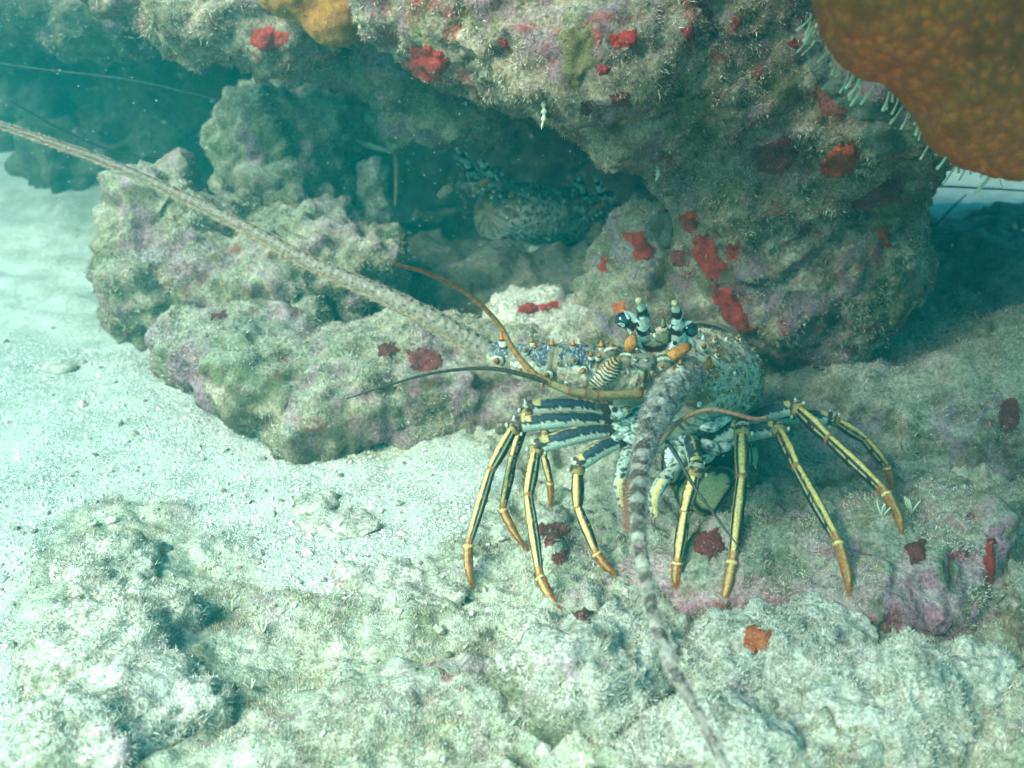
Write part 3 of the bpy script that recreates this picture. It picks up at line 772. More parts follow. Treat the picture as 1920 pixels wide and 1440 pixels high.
GR = 'encrusting sponges on the reef'
for poly, mat, lab in [
    ([(770, 90), (800, 80), (845, 115), (832, 150), (800, 163), (772, 155), (763, 120)], R_RED, 'dark red sponge on the shaded hanging rock at top'),
    ([(1140, 58), (1165, 62), (1195, 52), (1192, 85), (1160, 95), (1142, 80)], R_RED, 'bright red sponge on the ledge near the top edge, right of centre'),
    ([(1535, 305), (1560, 275), (1600, 262), (1615, 288), (1600, 325), (1570, 337), (1542, 325)], R_ORANGE, 'orange red sponge on the lobe beneath the brown coral'),
    ([(1273, 402), (1300, 392), (1316, 410), (1298, 436), (1280, 430)], R_RED, 'small bright red sponge on the left rim of the lobe, uppermost of three'),
    ([(1300, 442), (1328, 435), (1345, 470), (1362, 500), (1342, 534), (1318, 515), (1300, 480)], R_RED, 'large red sponge on the left rim of the lobe'),
    ([(1335, 532), (1362, 540), (1390, 570), (1402, 600), (1432, 620), (1388, 626), (1352, 592), (1336, 556)], R_RED, 'long red sponge trailing down the lobe beside the lobster\'s eye'),
    ([(1362, 450), (1388, 455), (1382, 485), (1366, 482)], R_RED, 'small red sponge right beside the large red one on the lobe'),
    ([(1165, 430), (1200, 434), (1230, 462), (1216, 492), (1190, 485), (1186, 458), (1168, 448)], R_RED, 'red sponge on the grey propped rock above the lobster\'s horns'),
    ([(1245, 468), (1284, 470), (1286, 500), (1252, 496)], R_MAROON, 'maroon sponge on the grey propped rock close to the lobe'),
    ([(1122, 482), (1137, 474), (1136, 510), (1126, 520)], R_RED, 'narrow red sponge on the cave side of the grey propped rock'),
    ([(1150, 570), (1172, 565), (1176, 590), (1156, 592)], R_RUST, 'rust sponge just behind the lobster\'s left horn'),
    ([(965, 572), (1000, 566), (1046, 562), (1048, 578), (1005, 584), (968, 590)], R_RED, 'red smear on the low pale rock behind the antenna'),
    ([(1278, 55), (1298, 52), (1302, 72), (1284, 78)], R_RED, 'tiny red sponge dot on the ledge left of the brown coral'),
    ([(1372, 30), (1394, 28), (1396, 52), (1376, 54)], R_RED, 'tiny red sponge dot on the ledge at the very top edge'),
    ([(1475, 78), (1495, 76), (1496, 92), (1478, 94)], R_RED, 'tiny red sponge dot on the ledge touching the brown coral'),
    ([(936, 74), (952, 72), (954, 90), (938, 92)], R_RED, 'tiny red sponge dot on the ledge nose, leftmost one'),
    ([(1118, 128), (1145, 124), (1148, 138), (1122, 142)], R_RED, 'thin red sponge streak on the ledge over the cave'),
    ([(1142, 178), (1180, 172), (1184, 196), (1150, 202)], R_MAROON, 'maroon sponge at the lower lip of the ledge'),
    ([(1085, 192), (1108, 190), (1112, 210), (1092, 214)], R_MAROON, 'small maroon sponge at the tip of the ledge lip'),
    ([(1645, 434), (1668, 432), (1676, 462), (1652, 470)], R_RED, 'small red sponge on the right side of the lobe'),
    ([(1585, 650), (1608, 645), (1612, 664), (1590, 668)], R_MAROON, 'maroon sponge at the bottom of the lobe'),
    ([(1622, 634), (1648, 622), (1650, 636), (1628, 652)], R_RED, 'red sponge sliver at the lower right of the lobe'),
    ([(470, 60), (510, 48), (540, 62), (530, 92), (490, 98), (470, 84)], R_RED, 'red sponge under the knobbly rock at top left'),
    ([(1412, 282), (1480, 250), (1500, 290), (1470, 330), (1420, 320)], R_MAROON, 'dull maroon crust in the middle of the lobe'),
    ([(1590, 380), (1690, 330), (1690, 372), (1620, 402)], R_MAROON, 'dull maroon crust at the right rim of the lobe'),
    ([(1055, 60), (1110, 40), (1115, 120), (1085, 165), (1055, 140)], R_TAN, 'tan smooth sponge on the ledge left of the bright red one'),
    ([(1510, 60), (1540, 80), (1590, 165), (1640, 190), (1690, 215), (1680, 235), (1600, 225), (1545, 170), (1505, 110)], R_GREY, 'smooth grey green crust along the edge of the brown coral'),
    ([(1620, 235), (1690, 225), (1700, 280), (1650, 300), (1622, 270)], R_GREY, 'smooth grey green crust above the orange red sponge'),
    ([(1210, 410), (1265, 390), (1280, 440), (1250, 470), (1215, 450)], R_GREY, 'smooth grey crust on the propped rock under the ledge'),
    ([(762, 655), (800, 652), (832, 664), (825, 695), (790, 698), (768, 690)], R_MAROON, 'red sponge on the sloping boulder below the long antenna'),
    ([(705, 645), (735, 642), (748, 660), (735, 672), (710, 668)], R_MAROON, 'small maroon sponge left of the red one on the sloping boulder'),
    ([(392, 586), (424, 584), (426, 598), (396, 600)], R_MAROON, 'pinkish sponge dot on the top of the sloping boulder'),
    ([(1010, 985), (1040, 978), (1072, 990), (1062, 1010), (1025, 1024), (1012, 1008)], R_MAROON, 'dark red sponge between the left leg tips'),
    ([(1030, 1040), (1062, 1030), (1070, 1048), (1045, 1060)], R_MAROON, 'small dark red sponge just below the larger one between the leg tips'),
    ([(1390, 1180), (1420, 1172), (1445, 1182), (1442, 1212), (1412, 1230), (1398, 1210)], R_RUST, 'orange sponge on the turf covered rubble lump'),
    ([(1072, 1138), (1100, 1132), (1114, 1150), (1105, 1168), (1080, 1166)], R_MAROON, 'round dark red sponge beside the tip of a left leg'),
    ([(1870, 755), (1900, 745), (1918, 770), (1905, 800), (1885, 812), (1872, 785)], R_MAROON, 'dark red sponge on the rock bank at the right edge'),
    ([(1845, 1000), (1866, 1010), (1864, 1090), (1850, 1105)], R_RED, 'red sponge strip on the end of the pink crusted rock'),
    ([(1695, 1020), (1738, 1012), (1736, 1050), (1708, 1060)], R_MAROON, 'dark red sponge on top of the pink crusted rock'),
    ([(1295, 1000), (1345, 990), (1368, 1030), (1330, 1050), (1305, 1030)], R_MAROON, 'dull red crust between the two middle right legs'),
]:
    patch(poly, mat, lab, group=GR, thick=0.0042 if mat in (R_RED, R_ORANGE, R_RUST) else 0.0024)

# lobed orange sponge hanging from the roof, top left
M_OSP = sponge_mat('lobed_orange_sponge', (0.42, 0.17, 0.025), (0.26, 0.09, 0.015), 2)
osp = rock('lobed_sponge', [
    e(590, -10, 1.40, (0.050, 0.045, 0.040)), e(560, -40, 1.40, (0.06, 0.05, 0.05)), e(630, 40, 1.385, (0.034, 0.034, 0.034)), e(655, 22, 1.39, (0.024, 0.028, 0.03)), e(600, 25, 1.39, (0.030, 0.03, 0.030)),
], 0.004, M_OSP, 5, ((22, 0.006, 3), (80, 0.0015, 2)), seed=22, label='lobed orange brown sponge hanging at the top left of the ledge', cat='sponge')

# ------------------------------------------------------------------ the brown coral plate, upper right
def build_coral():
    pl = [(1524, -40), (1526, 20), (1538, 75), (1570, 120), (1610, 145), (1655, 160), (1690, 190), (1724, 216), (1748, 262), (1800, 298), (1862, 324), (1960, 345), (2200, 360), (2450, 250), (2400, -250), (1900, -420), (1560, -300)]
    Y0 = 0.80
    me = slab('coral', pl, Y0, 0.085, (0.00012, -0.00002), None, 60, 420, 0.9)
    V = co_of(me); N = nor_of(me)
    w, cid = worley(V * 115, 8)
    V += N * (0.009 * fbm(V * 8, 2, 9) + 0.0034 * np.exp(-(w / 0.38) ** 2))[:, None]
    me.vertices.foreach_set('co', V.astype(np.float32).ravel())
    k = np.exp(-(w / 0.42) ** 2)
    big = np.clip(0.5 + 0.9 * fbm(V * 16, 3, 10), 0, 1)
    c = lerp((0.28, 0.045, 0.005), (0.44, 0.075, 0.008), big)
    c2 = lerp((0.72, 0.125, 0.012), (0.90, 0.20, 0.022), big)
    c = c * (1 - k[:, None]) + c2 * k[:, None]
    a = me.attributes.new('Col', 'FLOAT_COLOR', 'POINT')
    cc = np.ones((len(V), 4), np.float32); cc[:, :3] = c; a.data.foreach_set('color', cc.ravel())
    me.update()
    m = vcol_mat('coral_tissue', 0.7, 0.25, 0.2, 260, 0.5, 0.002)
    root = link('plate_coral', me, m, label='big brown knobbly coral plate filling the upper right corner', cat='coral')
    # pale bristles along its lower rim, each one a part
    mt = vcol_mat('bristle', 0.7, 0.25, 0.1)
    rim = np.array(pl[1:12], float)
    seg = np.linalg.norm(np.diff(rim, axis=0), axis=1); cum = np.concatenate([[0], np.cumsum(seg)])
    rg = random.Random(5)
    s = 4.0
    while s < cum[-1] - 80:
        i = min(int(np.searchsorted(cum, s, 'right')) - 1, len(rim) - 2); u = (s - cum[i]) / seg[i]
        q = rim[i] * (1 - u) + rim[i + 1] * u
        ln = rg.uniform(14, 46) if rg.random() < 0.7 else rg.uniform(6, 14)
        dx = -0.5 + rg.gauss(0, 0.35); dy = 0.8 + rg.uniform(-.15, .15)
        Yb = Y0 + 0.055 + rg.uniform(-0.01, 0.03)
        f0 = Yb / Y0
        b = np.array([960, 720]) + (q + np.array([2, -1]) + np.array([rg.uniform(-8, 3), rg.uniform(-3, 8)]) - np.array([960, 720]))
        p0 = P(b[0], b[1], Yb); p1 = P(b[0] + dx * ln * 0.5 + rg.uniform(-2, 2), b[1] + dy * ln * 0.5 + 6, Yb + 0.003); p2 = P(b[0] + dx * ln, b[1] + dy * ln + 8, Yb + 0.006 + rg.uniform(-.004, .004))
        r = rg.uniform(0.0006, 0.0013)
        cc = np.array([(0.74, 0.64, 0.42), (0.80, 0.72, 0.52), (0.62, 0.50, 0.34)][rg.randrange(3)])
        tm = tube('bristle', [p0, p1, p2], [r, r * 0.9, r * 1.25], 6, 6, lambda th, t, v: np.tile(cc, (len(th), 1)) * (0.75 + 0.5 * t[:, None]))
        link('bristle', tm, mt, parent=root)
        s += rg.choice((3, 5, 9, 14, 22))
    return root
coral = build_coral()
# ------------------------------------------------------------------ the spiny lobster
M_SHELL = vcol_mat('lobster_shell', 0.55, 0.4, 0.22, 420, 0.5, 0.0012)
M_LEG = vcol_mat('lobster_leg', 0.5, 0.4, 0.28, 420, 0.5, 0.0010)
M_EYE = vcol_mat('lobster_eye', 0.12, 0.6, 0.0, coat=0.6)
M_SETA = vcol_mat('lobster_setae', 0.8, 0.2, 0.0)
CREAM = (0.72, 0.72, 0.58); WHITE = (0.82, 0.84, 0.76); YEL = (0.80, 0.56, 0.19); BLK = (0.018, 0.017, 0.016)
BRN = (0.075, 0.035, 0.018); ORA = (0.62, 0.20, 0.030); BLUE = (0.030, 0.048, 0.066); PINK = (0.50, 0.36, 0.27)
AXA = np.array([math.sin(math.radians(24)), math.cos(math.radians(24)), -0.20]); AXA /= np.linalg.norm(AXA)
AXR = np.cross(AXA, [0, 0, 1]); AXR /= np.linalg.norm(AXR); AXU = np.cross(AXR, AXA)
BASE = np.array(P(1290, 1000, 1.02)); BASE[2] = 0.03
lob = empty('spiny_lobster', BASE, label='spiny lobster with yellow striped legs facing us in front of the cave', cat='lobster')

def part(name, me, mat, parent=None):
    o = link(name, me, mat, parent=parent or lob)
    if parent is None: o.location = -BASE
    return o

def on_lob(px, py, Y): return P(px, py, Y)

# -- carapace
FC = P(1238, 740, 1.005)
def carapace():
    ns, nl = 128, 110
    L = 0.185
    s = np.linspace(0, 1, nl); th = np.linspace(0, 2 * math.pi, ns, endpoint=False)
    w = np.interp(s, [0, 0.12, 0.3, 0.6, 0.9, 1], [0.050, 0.060, 0.070, 0.079, 0.076, 0.068])
    ht = np.interp(s, [0, 0.12, 0.3, 0.6, 0.9, 1], [0.036, 0.046, 0.052, 0.055, 0.052, 0.046])
    hb = np.interp(s, [0, 0.3, 0.7, 1], [0.046, 0.056, 0.054, 0.044])
    k = np.exp(-((s - 0.52) / 0.025) ** 2) * 0.0025      # cervical groove
    rings = []
    cent = []
    for i in range(nl):
        c = FC + AXA * (s[i] * L) + AXU * (0.006 * math.sin(s[i] * 3))
        x = np.cos(th); y = np.sin(th)
        x = np.sign(x) * np.abs(x) ** 0.85
        hh = np.where(y > 0, ht[i], hb[i]); yy = np.sign(y) * np.abs(y) ** 0.92
        g = 1 - k[i] / 0.06 * (y > -0.2)
        rings.append(c + (w[i] * x * g)[:, None] * AXR + (hh * yy * g)[:, None] * AXU)
        cent.append(c)
    # domed closed ends
    front = [FC - AXA * 0.012 + (rings[0] - cent[0]) * 0.02, FC - AXA * 0.011 + (rings[0] - cent[0]) * 0.45, FC - AXA * 0.007 + (rings[0] - cent[0]) * 0.85]
    e_ = cent[-1]
    backr = [e_ + AXA * 0.004 + (rings[-1] - e_) * 0.8, e_ + AXA * 0.006 + (rings[-1] - e_) * 0.02]
    R_ = front + rings + backr
    V = np.concatenate(R_); m = len(R_)
    i, j = np.meshgrid(np.arange(m - 1), np.arange(ns), indexing='ij'); j2 = (j + 1) % ns
    F = np.stack([i * ns + j, (i + 1) * ns + j, (i + 1) * ns + j2, i * ns + j2], 2).reshape(-1, 4)
    me = mesh_np('carapace', V, F); N = nor_of(me)
    q, cid = worley(V * 150, 2)
    d = 0.0014 * fbm(V * 60, 3, 3) + 0.0012 * np.exp(-(q / 0.4) ** 2) * (cid > 0.5)
    V = V + N * d[:, None]
    me.vertices.foreach_set('co', V.astype(np.float32).ravel()); me.update()
    hgt = (V - FC) @ AXU
    lat = (V - FC) @ AXR
    al = (V - FC) @ AXA
    n1 = fbm(V * 45, 4, 5); n2 = fbm(V * 140, 3, 6); n3 = fbm(V * 26, 3, 7)
    c = lerp((0.55, 0.40, 0.28), (0.86, 0.66, 0.49), np.clip(0.55 + n1, 0, 1))
    c = np.where((n3 > 0.12)[:, None], c * np.array([1.0, 0.86, 0.80]), c)
    sp = (q < 0.26) & (cid > 0.6)
    c[sp] = c[sp] * .25
    br = fbm(V * 33, 4, 12) > .16; c[br] = c[br] * np.array([.52, .40, .30])
    c[(n2 > 0.42)] = np.array([0.60, 0.55, 0.42])
    c[(n2 < -0.45)] = np.array([0.055, 0.06, 0.06])
    low = sstep(-0.008, -0.026, hgt + 0.012 * n3)
    stripe = np.sin(hgt * 900 + al * 260 + 3.5 * n1)
    lc = np.where((stripe > 0.55)[:, None], np.array([[0.10, 0.12, 0.11]]), np.array([[0.55, 0.58, 0.47]]))
    lc = np.where((cid > 0.8)[:, None] & (q < 0.35)[:, None], np.array([[0.74, 0.76, 0.66]]), lc)
    c = c * (1 - low[:, None]) + lc * low[:, None]
    # rear margin: a dark line edged with yellow
    c[(al > L * 0.955)] = np.array([0.45, 0.40, 0.22]); c[(al > L * 0.97)] = np.array([0.05, 0.05, 0.045])
    # the front cap behind the antennae, darker and browner
    c[al < -0.003] = c[al < -0.003] * np.array([0.55, 0.50, 0.42])
    a = me.attributes.new('Col', 'FLOAT_COLOR', 'POINT')
    cc = np.ones((len(V), 4), np.float32); cc[:, :3] = np.clip(c, 0, 0.9); a.data.foreach_set('color', cc.ravel())
    o = part('carapace', me, M_SHELL)
    # short hairs all over
    T = tris_of(me); ctr = V[T].mean(1); nn = N[T].mean(1)
    tc = CAMP - ctr
    idx = RNG.choice(np.nonzero((nn * tc).sum(1) > -0.1)[0], 3600)
    p = ctr[idx]; dd = nn[idx] + RNG.normal(0, 0.35, (len(idx), 3)) - AXA * 0.4
    cl = np.where(RNG.random(len(idx))[:, None] < 0.45, np.array([[0.06, 0.05, 0.04]]), np.array([[0.52, 0.46, 0.34]]))
    hairs('setae', p, dd, RNG.uniform(0.0015, 0.005, len(idx)), RNG.uniform(0.0002, 0.0004, len(idx)), cl, o, M_SETA)
    return o, V, N
cara, CV, CN = carapace()

# -- spines: pale base, dark ring, orange tip
def spine_mesh():
    pts = [(0, 0, 0), (0, 0, 0.35), (0.03, 0, 0.7), (0.09, 0, 1.0)]
    def cf(th, t, v):
        return pick([t > 0.62, t > 0.50, t > 0.18, t > 0.08], [ORA, BRN, CREAM, (0.30, 0.24, 0.16)], BRN)
    return tube('spine', pts, [0.36, 0.30, 0.18, 0.03], 10, 14, cf, ref=(1, 0, 0))
SPM = spine_mesh(); SPM.materials.append(M_LEG)
def spine_mesh2():
    pts = [(0, 0, 0), (0, 0, 0.35), (0.05, 0, 0.7), (0.14, 0, 1.0)]
    def cf(th, t, v):
        return pick([t > 0.90, t > 0.12], [(0.55, 0.45, 0.30), WHITE], BLK)
    return tube('spine', pts, [0.30, 0.26, 0.15, 0.02], 10, 14, cf, ref=(1, 0, 0))
SPW = spine_mesh2(); SPW.materials.append(M_LEG)
def spine(loc, d, size, parent, me=None, sub=True):
    me = me or SPM
    o = bpy.data.objects.new('spine', me); COL.objects.link(o); o.parent = parent
    q = Vector(d).to_track_quat('Z', 'X')
    o.rotation_euler = q.to_euler(); o.scale = (size,) * 3
    o.location = Vector(loc) if parent is not lob else Vector(loc - BASE)
    return o
def on_shell(px, py):
    """Point of the carapace seen at that spot."""
    x, y, f = proj(CV); tc = CAMP - CV
    d = (x - px) ** 2 + (y - py) ** 2 + np.where((CN * tc).sum(1) > 0, 0, 1e9)
    i = int(np.argmin(d)); return CV[i], CN[i]
for (px, py, sz, w) in [(1352, 734, .011, 0), (1318, 656, .012, 0), (1330, 690, .010, 0), (1295, 700, .011, 0), (1302, 690, .009, 0), (1322, 715, .008, 0), (1345, 670, .009, 0), (1370, 690, .007, 0), (1362, 640, .008, 0), (1340, 640, .008, 0), (1372, 730, .007, 0), (1385, 670, .006, 0), (1325, 745, .009, 0), (1300, 735, .010, 0), (1352, 760, .008, 0), (1318, 770, .008, 0), (1375, 755, .007, 0), (1285, 745, .009, 0), (1270, 668, .009, 0), (1345, 705, .007, 0), (1395, 700, .005, 0), (1390, 740, .006, 0), (1333, 622, .007, 0), (1310, 630, .008, 0)]:
    p, n = on_shell(px, py)
    spine(p, n + np.array([0, -0.5, 0.35]) - AXA * 0.5, sz, cara)
_rs = random.Random(12)
_cand = [i for i in range(len(CV)) if (CN[i] @ (CAMP - CV[i])) > 0 and -0.03 < (CV[i] - FC) @ AXU and 0.0 < (CV[i] - FC) @ AXA < 0.16]
for _i in _rs.sample(_cand, 46):
    spine(CV[_i], CN[_i] * .7 - AXA * 1.0 + np.array([0, 0, .25]), _rs.uniform(.004, .0105), cara, SPM if _rs.random() < .75 else SPW)
for (px, py, r) in [(1352, 733, .0055), (1316, 727, .004), (1375, 700, .0028), (1338, 726, .003), (1300, 756, .0035)]:
    p, n = on_shell(px, py)
    part('shell_knob', ell_mesh('shell_knob', p + n * .001, (r * .75, r * .6, r), col=(0.74, 0.78, 0.68)), M_LEG, cara)

# -- abdomen curling down behind, and the tail fan under the body
def abdomen():
    e0 = FC + AXA * 0.17
    pts = [e0, e0 + AXA * .05 + AXU * -.003, e0 + AXA * .085 - AXU * .035, e0 + AXA * .075 - AXU * .085, e0 + AXA * .02 - AXU * .108, P(1345, 862, 1.10)]
    def cf(th, t, v):
        band = (t * 7) % 1
        n = fbm(v * 70, 3, 4)
        c = lerp((0.10, 0.085, 0.05), (0.36, 0.28, 0.18), np.clip(.5 + n, 0, 1))
        c[band > 0.86] = (0.62, 0.58, 0.40); c[band < 0.10] = BLK
        return c
    return part('abdomen', tube('abdomen', pts, [0.060, 0.058, 0.052, 0.046, 0.038, 0.022], 40, 84, cf, ref=(1, 0, 0), prof=lambda t: 1 + 0.05 * np.sin(((t * 7) % 1) * math.pi)), M_SHELL)
abdomen()
def fan_col(k, x, y, V):
    n = fbm(V * 120, 2, 4)
    ak = np.abs(k) + 0.10 * n
    return pick([ak > 0.965, ak > 0.70], [(0.62, 0.55, 0.22), BLK], (0.47, 0.44, 0.20))
fan = empty('tail_fan', -BASE, parent=lob)
for poly, Y, th in [
    ([(1300, 905), (1330, 872), (1372, 878), (1382, 905), (1362, 935), (1338, 970), (1306, 962), (1290, 935)], 1.045, .004),
    ([(1268, 905), (1300, 880), (1322, 905), (1318, 955), (1290, 970), (1266, 940)], 1.055, .004),
    ([(1240, 850), (1270, 840), (1285, 880), (1265, 915), (1240, 900)], 1.05, .004),
    ([(1405, 835), (1420, 832), (1424, 870), (1418, 890), (1408, 870)], 1.07, .003),
    ([(1385, 835), (1408, 830), (1412, 865), (1400, 890), (1386, 870)], 1.065, .004),
]:
    link('tail_fan_blade', slab('tail_fan_blade', poly, Y, th, (0, -0.0002), fan_col), M_LEG, parent=fan)

# -- legs
def stripes(off, seed, belly=(0.34, 0.38, 0.27), end_orange=0.0):
    def cf(th, t, v):
        a = np.abs((th - off + math.pi) % (2 * math.pi) - math.pi) + 0.07 * pnoise(v * 110, seed) + 0.04 * pnoise(v * 420, seed)
        c = pick([a < 0.42, a < 0.52, a < 1.02, a < 1.16, a < 2.2, a < 2.45], [YEL, (0.42, 0.20, 0.05), BLK, (0.56, 0.48, 0.25), (0.024, 0.022, 0.016), (0.26, 0.21, 0.10)], (0.05, 0.045, 0.03))
        edge = (t < 0.04) | (t > 0.965)
        c[edge] = (0.40, 0.18, 0.06)
        if end_orange:
            m = t > end_orange
            c[m] = c[m] * 0.35 + np.array([0.42, 0.15, 0.03]) * 0.65
        return c
    return cf
def merus_col(seed):
    def cf(th, t, v):
        a = np.abs(th) + 0.30 * pnoise(v * 230, seed) + 0.12 * pnoise(v * 600, seed)
        rib = 0.75 + 0.5 * (np.sin(t * 95 + 2.2 * pnoise(v * 150, 2)) > 0)
        blue = np.array(BLUE)[None] * rib[:, None] * (1 + 0.5 * pnoise(v * 300, 3))[:, None]
        c = pick([a < 0.16, a < 0.30, a < 1.22, a < 1.42], [(0.46, 0.36, 0.15), BLK, (0, 0, 0), BLK], (0.60, 0.64, 0.52))
        m = (a >= 0.30) & (a < 1.22); c[m] = blue[m]
        c[(t < 0.12) & (a < 2.2)] = (0.07, 0.045, 0.035)
        m = (t > 0.86) & (a < 0.95); c[m] = (0.66, 0.48, 0.18)
        m = (t > 0.95); c[m] = BRN
        return c
    return cf
def dactyl_col(off):
    def cf(th, t, v):
        a = np.abs((th - off + math.pi) % (2 * math.pi) - math.pi)
        n = pnoise(v * 400, 5)
        c = lerp((0.20, 0.065, 0.016), (0.42, 0.15, 0.035), np.clip(.5 + n, 0, 1))
        m = (a < 0.34 - .2 * t) & (t < 0.75); c[m] = c[m] * .35 + np.array([0.70, 0.46, 0.15]) * .65
        c[t < 0.05] = YEL
        return c
    return cf
def leg(base, knee, j1, j2, tip, off=0.0, r=0.0068, seed=0, kr=1.0, merus_r=0.0090):
    r *= 1.02
    """merus > knee joint, two striped segments and a clawed tip; the tip stands where the seabed is hit."""
    h = hit(tip[0], tip[1])
    tp = h[0] + np.array([0, 0, 0.001])
    Yk, Yt = knee[2], tp[1]
    b, kn = P(*base), P(*knee)
    zz = [knee[1], j1[1], j2[1], tip[1]]
    q1 = P(j1[0], j1[1], Yk + (Yt - Yk) * 0.30); q2 = P(j2[0], j2[1], Yk + (Yt - Yk) * 0.80)
    mr = part('leg', tube('leg', [b, b * .5 + kn * .5 + np.array([0, 0, .004]), kn], [merus_r * .72, merus_r * 1.05, merus_r * .95], 28, 44, merus_col(seed), ref=(0, 0, 1), flat=0.8), M_LEG)
    d1 = (q1 - kn) / np.linalg.norm(q1 - kn)
    ks = kn + d1 * 0.006
    def ring_c(th, t, v):
        t = t + .35 * pnoise(v * 260, 4)
        return pick([(t < 0.3), (t < 0.6)], [(0.55, 0.50, 0.34), BRN], (0.42, 0.26, 0.09))
    part('leg_joint', tube('leg_joint', [kn - d1 * .004, kn + d1 * .003, kn + d1 * .009], [r * 0.85, r * 1.10, r * 0.95], 20, 12, ring_c, bumps=(300, .2)), M_LEG, mr)
    side = np.cross(d1, np.array([0, 1, 0])); side /= np.linalg.norm(side)
    for sg in (-1, 1):
        part('leg_knob', ell_mesh('leg_knob', kn + side * sg * r * 1.30 + d1 * .004 - np.array([0, .003, 0]), (.0018, .0020, .0026), col=(0.60, 0.58, 0.46)), M_LEG, mr)
    part('leg_segment', tube('leg_segment', [ks, ks * .5 + q1 * .5, q1], [r * 0.86, r * 1.15, r * 0.86], 24, 44, stripes(off, seed), flat=0.8, bumps=(170, .09)), M_LEG, mr)
    part('leg_segment', tube('leg_segment', [q1, q1 * .5 + q2 * .5 - d1 * 0, q2], [r * 0.86, r * 0.98, r * 0.66], 24, 50, stripes(off, seed + 1, end_orange=0.88), flat=0.8, bumps=(170, .09)), M_LEG, mr)
    mid = q2 * .5 + tp * .5 + (q2 - q1) * 0.06
    dm = part('leg_tip', tube('leg_tip', [q2, mid, tp], [r * 0.72, r * 0.58, r * 0.12], 16, 30, dactyl_col(off), bumps=(350, .15)), M_LEG, mr)
    nh = 520; tt = RNG.random(nh); pts, rr = catmull([q2, mid, tp], 40, [r * .7, r * .6, r * .2]); ii = (tt * 39).astype(int)
    dv = RNG.normal(size=(nh, 3)); dv /= np.linalg.norm(dv, axis=1)[:, None]
    T = np.gradient(pts, axis=0)[ii]; T /= np.linalg.norm(T, axis=1)[:, None]
    hairs('setae', pts[ii] + dv * rr[ii][:, None] * .8, dv + T * .8, RNG.uniform(.0015, .0045, nh), .00025, np.tile([[0.40, 0.14, 0.03]], (nh, 1)), mr, M_SETA)
    for (a_, b_, ra) in ((ks, q1, r), (q1, q2, r * .9)):
        nh = 130; tt = RNG.random(nh)[:, None]; dv = RNG.normal(size=(nh, 3)); ax = (b_ - a_) / np.linalg.norm(b_ - a_)
        dv -= (dv @ ax)[:, None] * ax; dv /= np.linalg.norm(dv, axis=1)[:, None]
        hairs('setae', a_ * (1 - tt) + b_ * tt + dv * ra * .8, dv + ax * .9, RNG.uniform(.001, .0042, nh), .0002, np.where(RNG.random(nh)[:, None] < .5, np.array([[.10, .07, .04]]), np.array([[.50, .42, .28]])), mr, M_SETA)
    # claws and spurs at the knee
    for k in range(2):
        spine(kn + side * (-1 if k else 1) * r * .7 - d1 * .004, side * (-1 if k else 1) * .5 - d1 * 1.0, .0045, mr, SPW)
    return mr
# image-left legs, rear to front
leg((1150, 770, 1.07), (1025, 800, 1.12), (1018, 850, 0), (1032, 905, 0), (1032, 952), 0.45, .0058, 1)
leg((1150, 772, 1.045), (990, 765, 1.045), (962, 858, 0), (942, 955, 0), (990, 1034), 0.5, .0064, 2)
leg((1155, 790, 1.02), (967, 797, 1.01), (921, 880, 0), (878, 1022, 0), (887, 1104), 0.55, .0068, 3)
leg((1160, 806, 1.00), (1006, 838, 0.985), (990, 930, 0), (1013, 1083, 0), (1052, 1145), 0.55, .0070, 4)
leg((1168, 826, 0.985), (1083, 872, 0.965), (1083, 952, 0), (1118, 1038, 0), (1153, 1080), 0.45, .0070, 5)
# image-right legs, front to rear
leg((1290, 822, 0.99), (1306, 876, 0.945), (1284, 960, 0), (1270, 1056, 0), (1266, 1104), 0.35, .0078, 6)
leg((1330, 835, 1.01), (1390, 802, 0.985), (1391, 894, 0), (1373, 1054, 0), (1354, 1140), 0.20, .0078, 7)
leg((1372, 828, 1.05), (1458, 803, 1.03), (1494, 878, 0), (1572, 1018, 0), (1593, 1120), 0.0, .0074, 8)
leg((1385, 800, 1.09), (1490, 763, 1.075), (1554, 824, 0), (1662, 926, 0), (1692, 1002), -0.1, .0076, 9)
leg((1420, 790, 1.15), (1558, 784, 1.14), (1620, 823, 0), (1663, 876, 0), (1672, 918), 0.0, .0068, 10)

# -- mouthparts, leg bases, the two short feeding limbs
def limb_pale(th, t, v):
    n = pnoise(v * 260, 6)
    c = pick([n > 0.20, np.abs(th) > 2.0], [(0.05, 0.05, 0.045), (0.10, 0.10, 0.08)], (0.46, 0.49, 0.40))
    return c
MOUTH = [(1165, 772, .011, .7), (1180, 785, .010, .8), (1198, 778, .013, .9), (1205, 800, .012, 1), (1175, 806, .010, .8), (1190, 822, .011, .8), (1210, 826, .011, 1), (1163, 800, .008, .8), (1160, 818, .008, .8), (1180, 842, .010, 1), (1198, 852, .012, 1.2), (1182, 868, .009, 1.1), (1270, 826, .012, .9), (1290, 822, .011, .8), (1312, 836, .012, .8), (1332, 838, .011, .8), (1350, 836, .011, .8), (1372, 824, .011, .7), (1300, 852, .011, .9), (1284, 848, .010, 1), (1330, 800, .010, .7), (1348, 792, .011, .6), (1245, 800, .013, .9), (1262, 782, .011, .8), (1235, 830, .012, 1.1), (1322, 858, .009, .9), (1172, 786, .007, .8), (1186, 800, .007, .9)]
def mouth_col(u, v):
    n = pnoise(v * 140, 4)
    s = pnoise(u * 2.2 + v * 40, 9)
    return pick([s > 0.22, n > 0.25], [(0.05, 0.055, 0.05), (0.25, 0.28, 0.23)], (0.60, 0.65, 0.55))
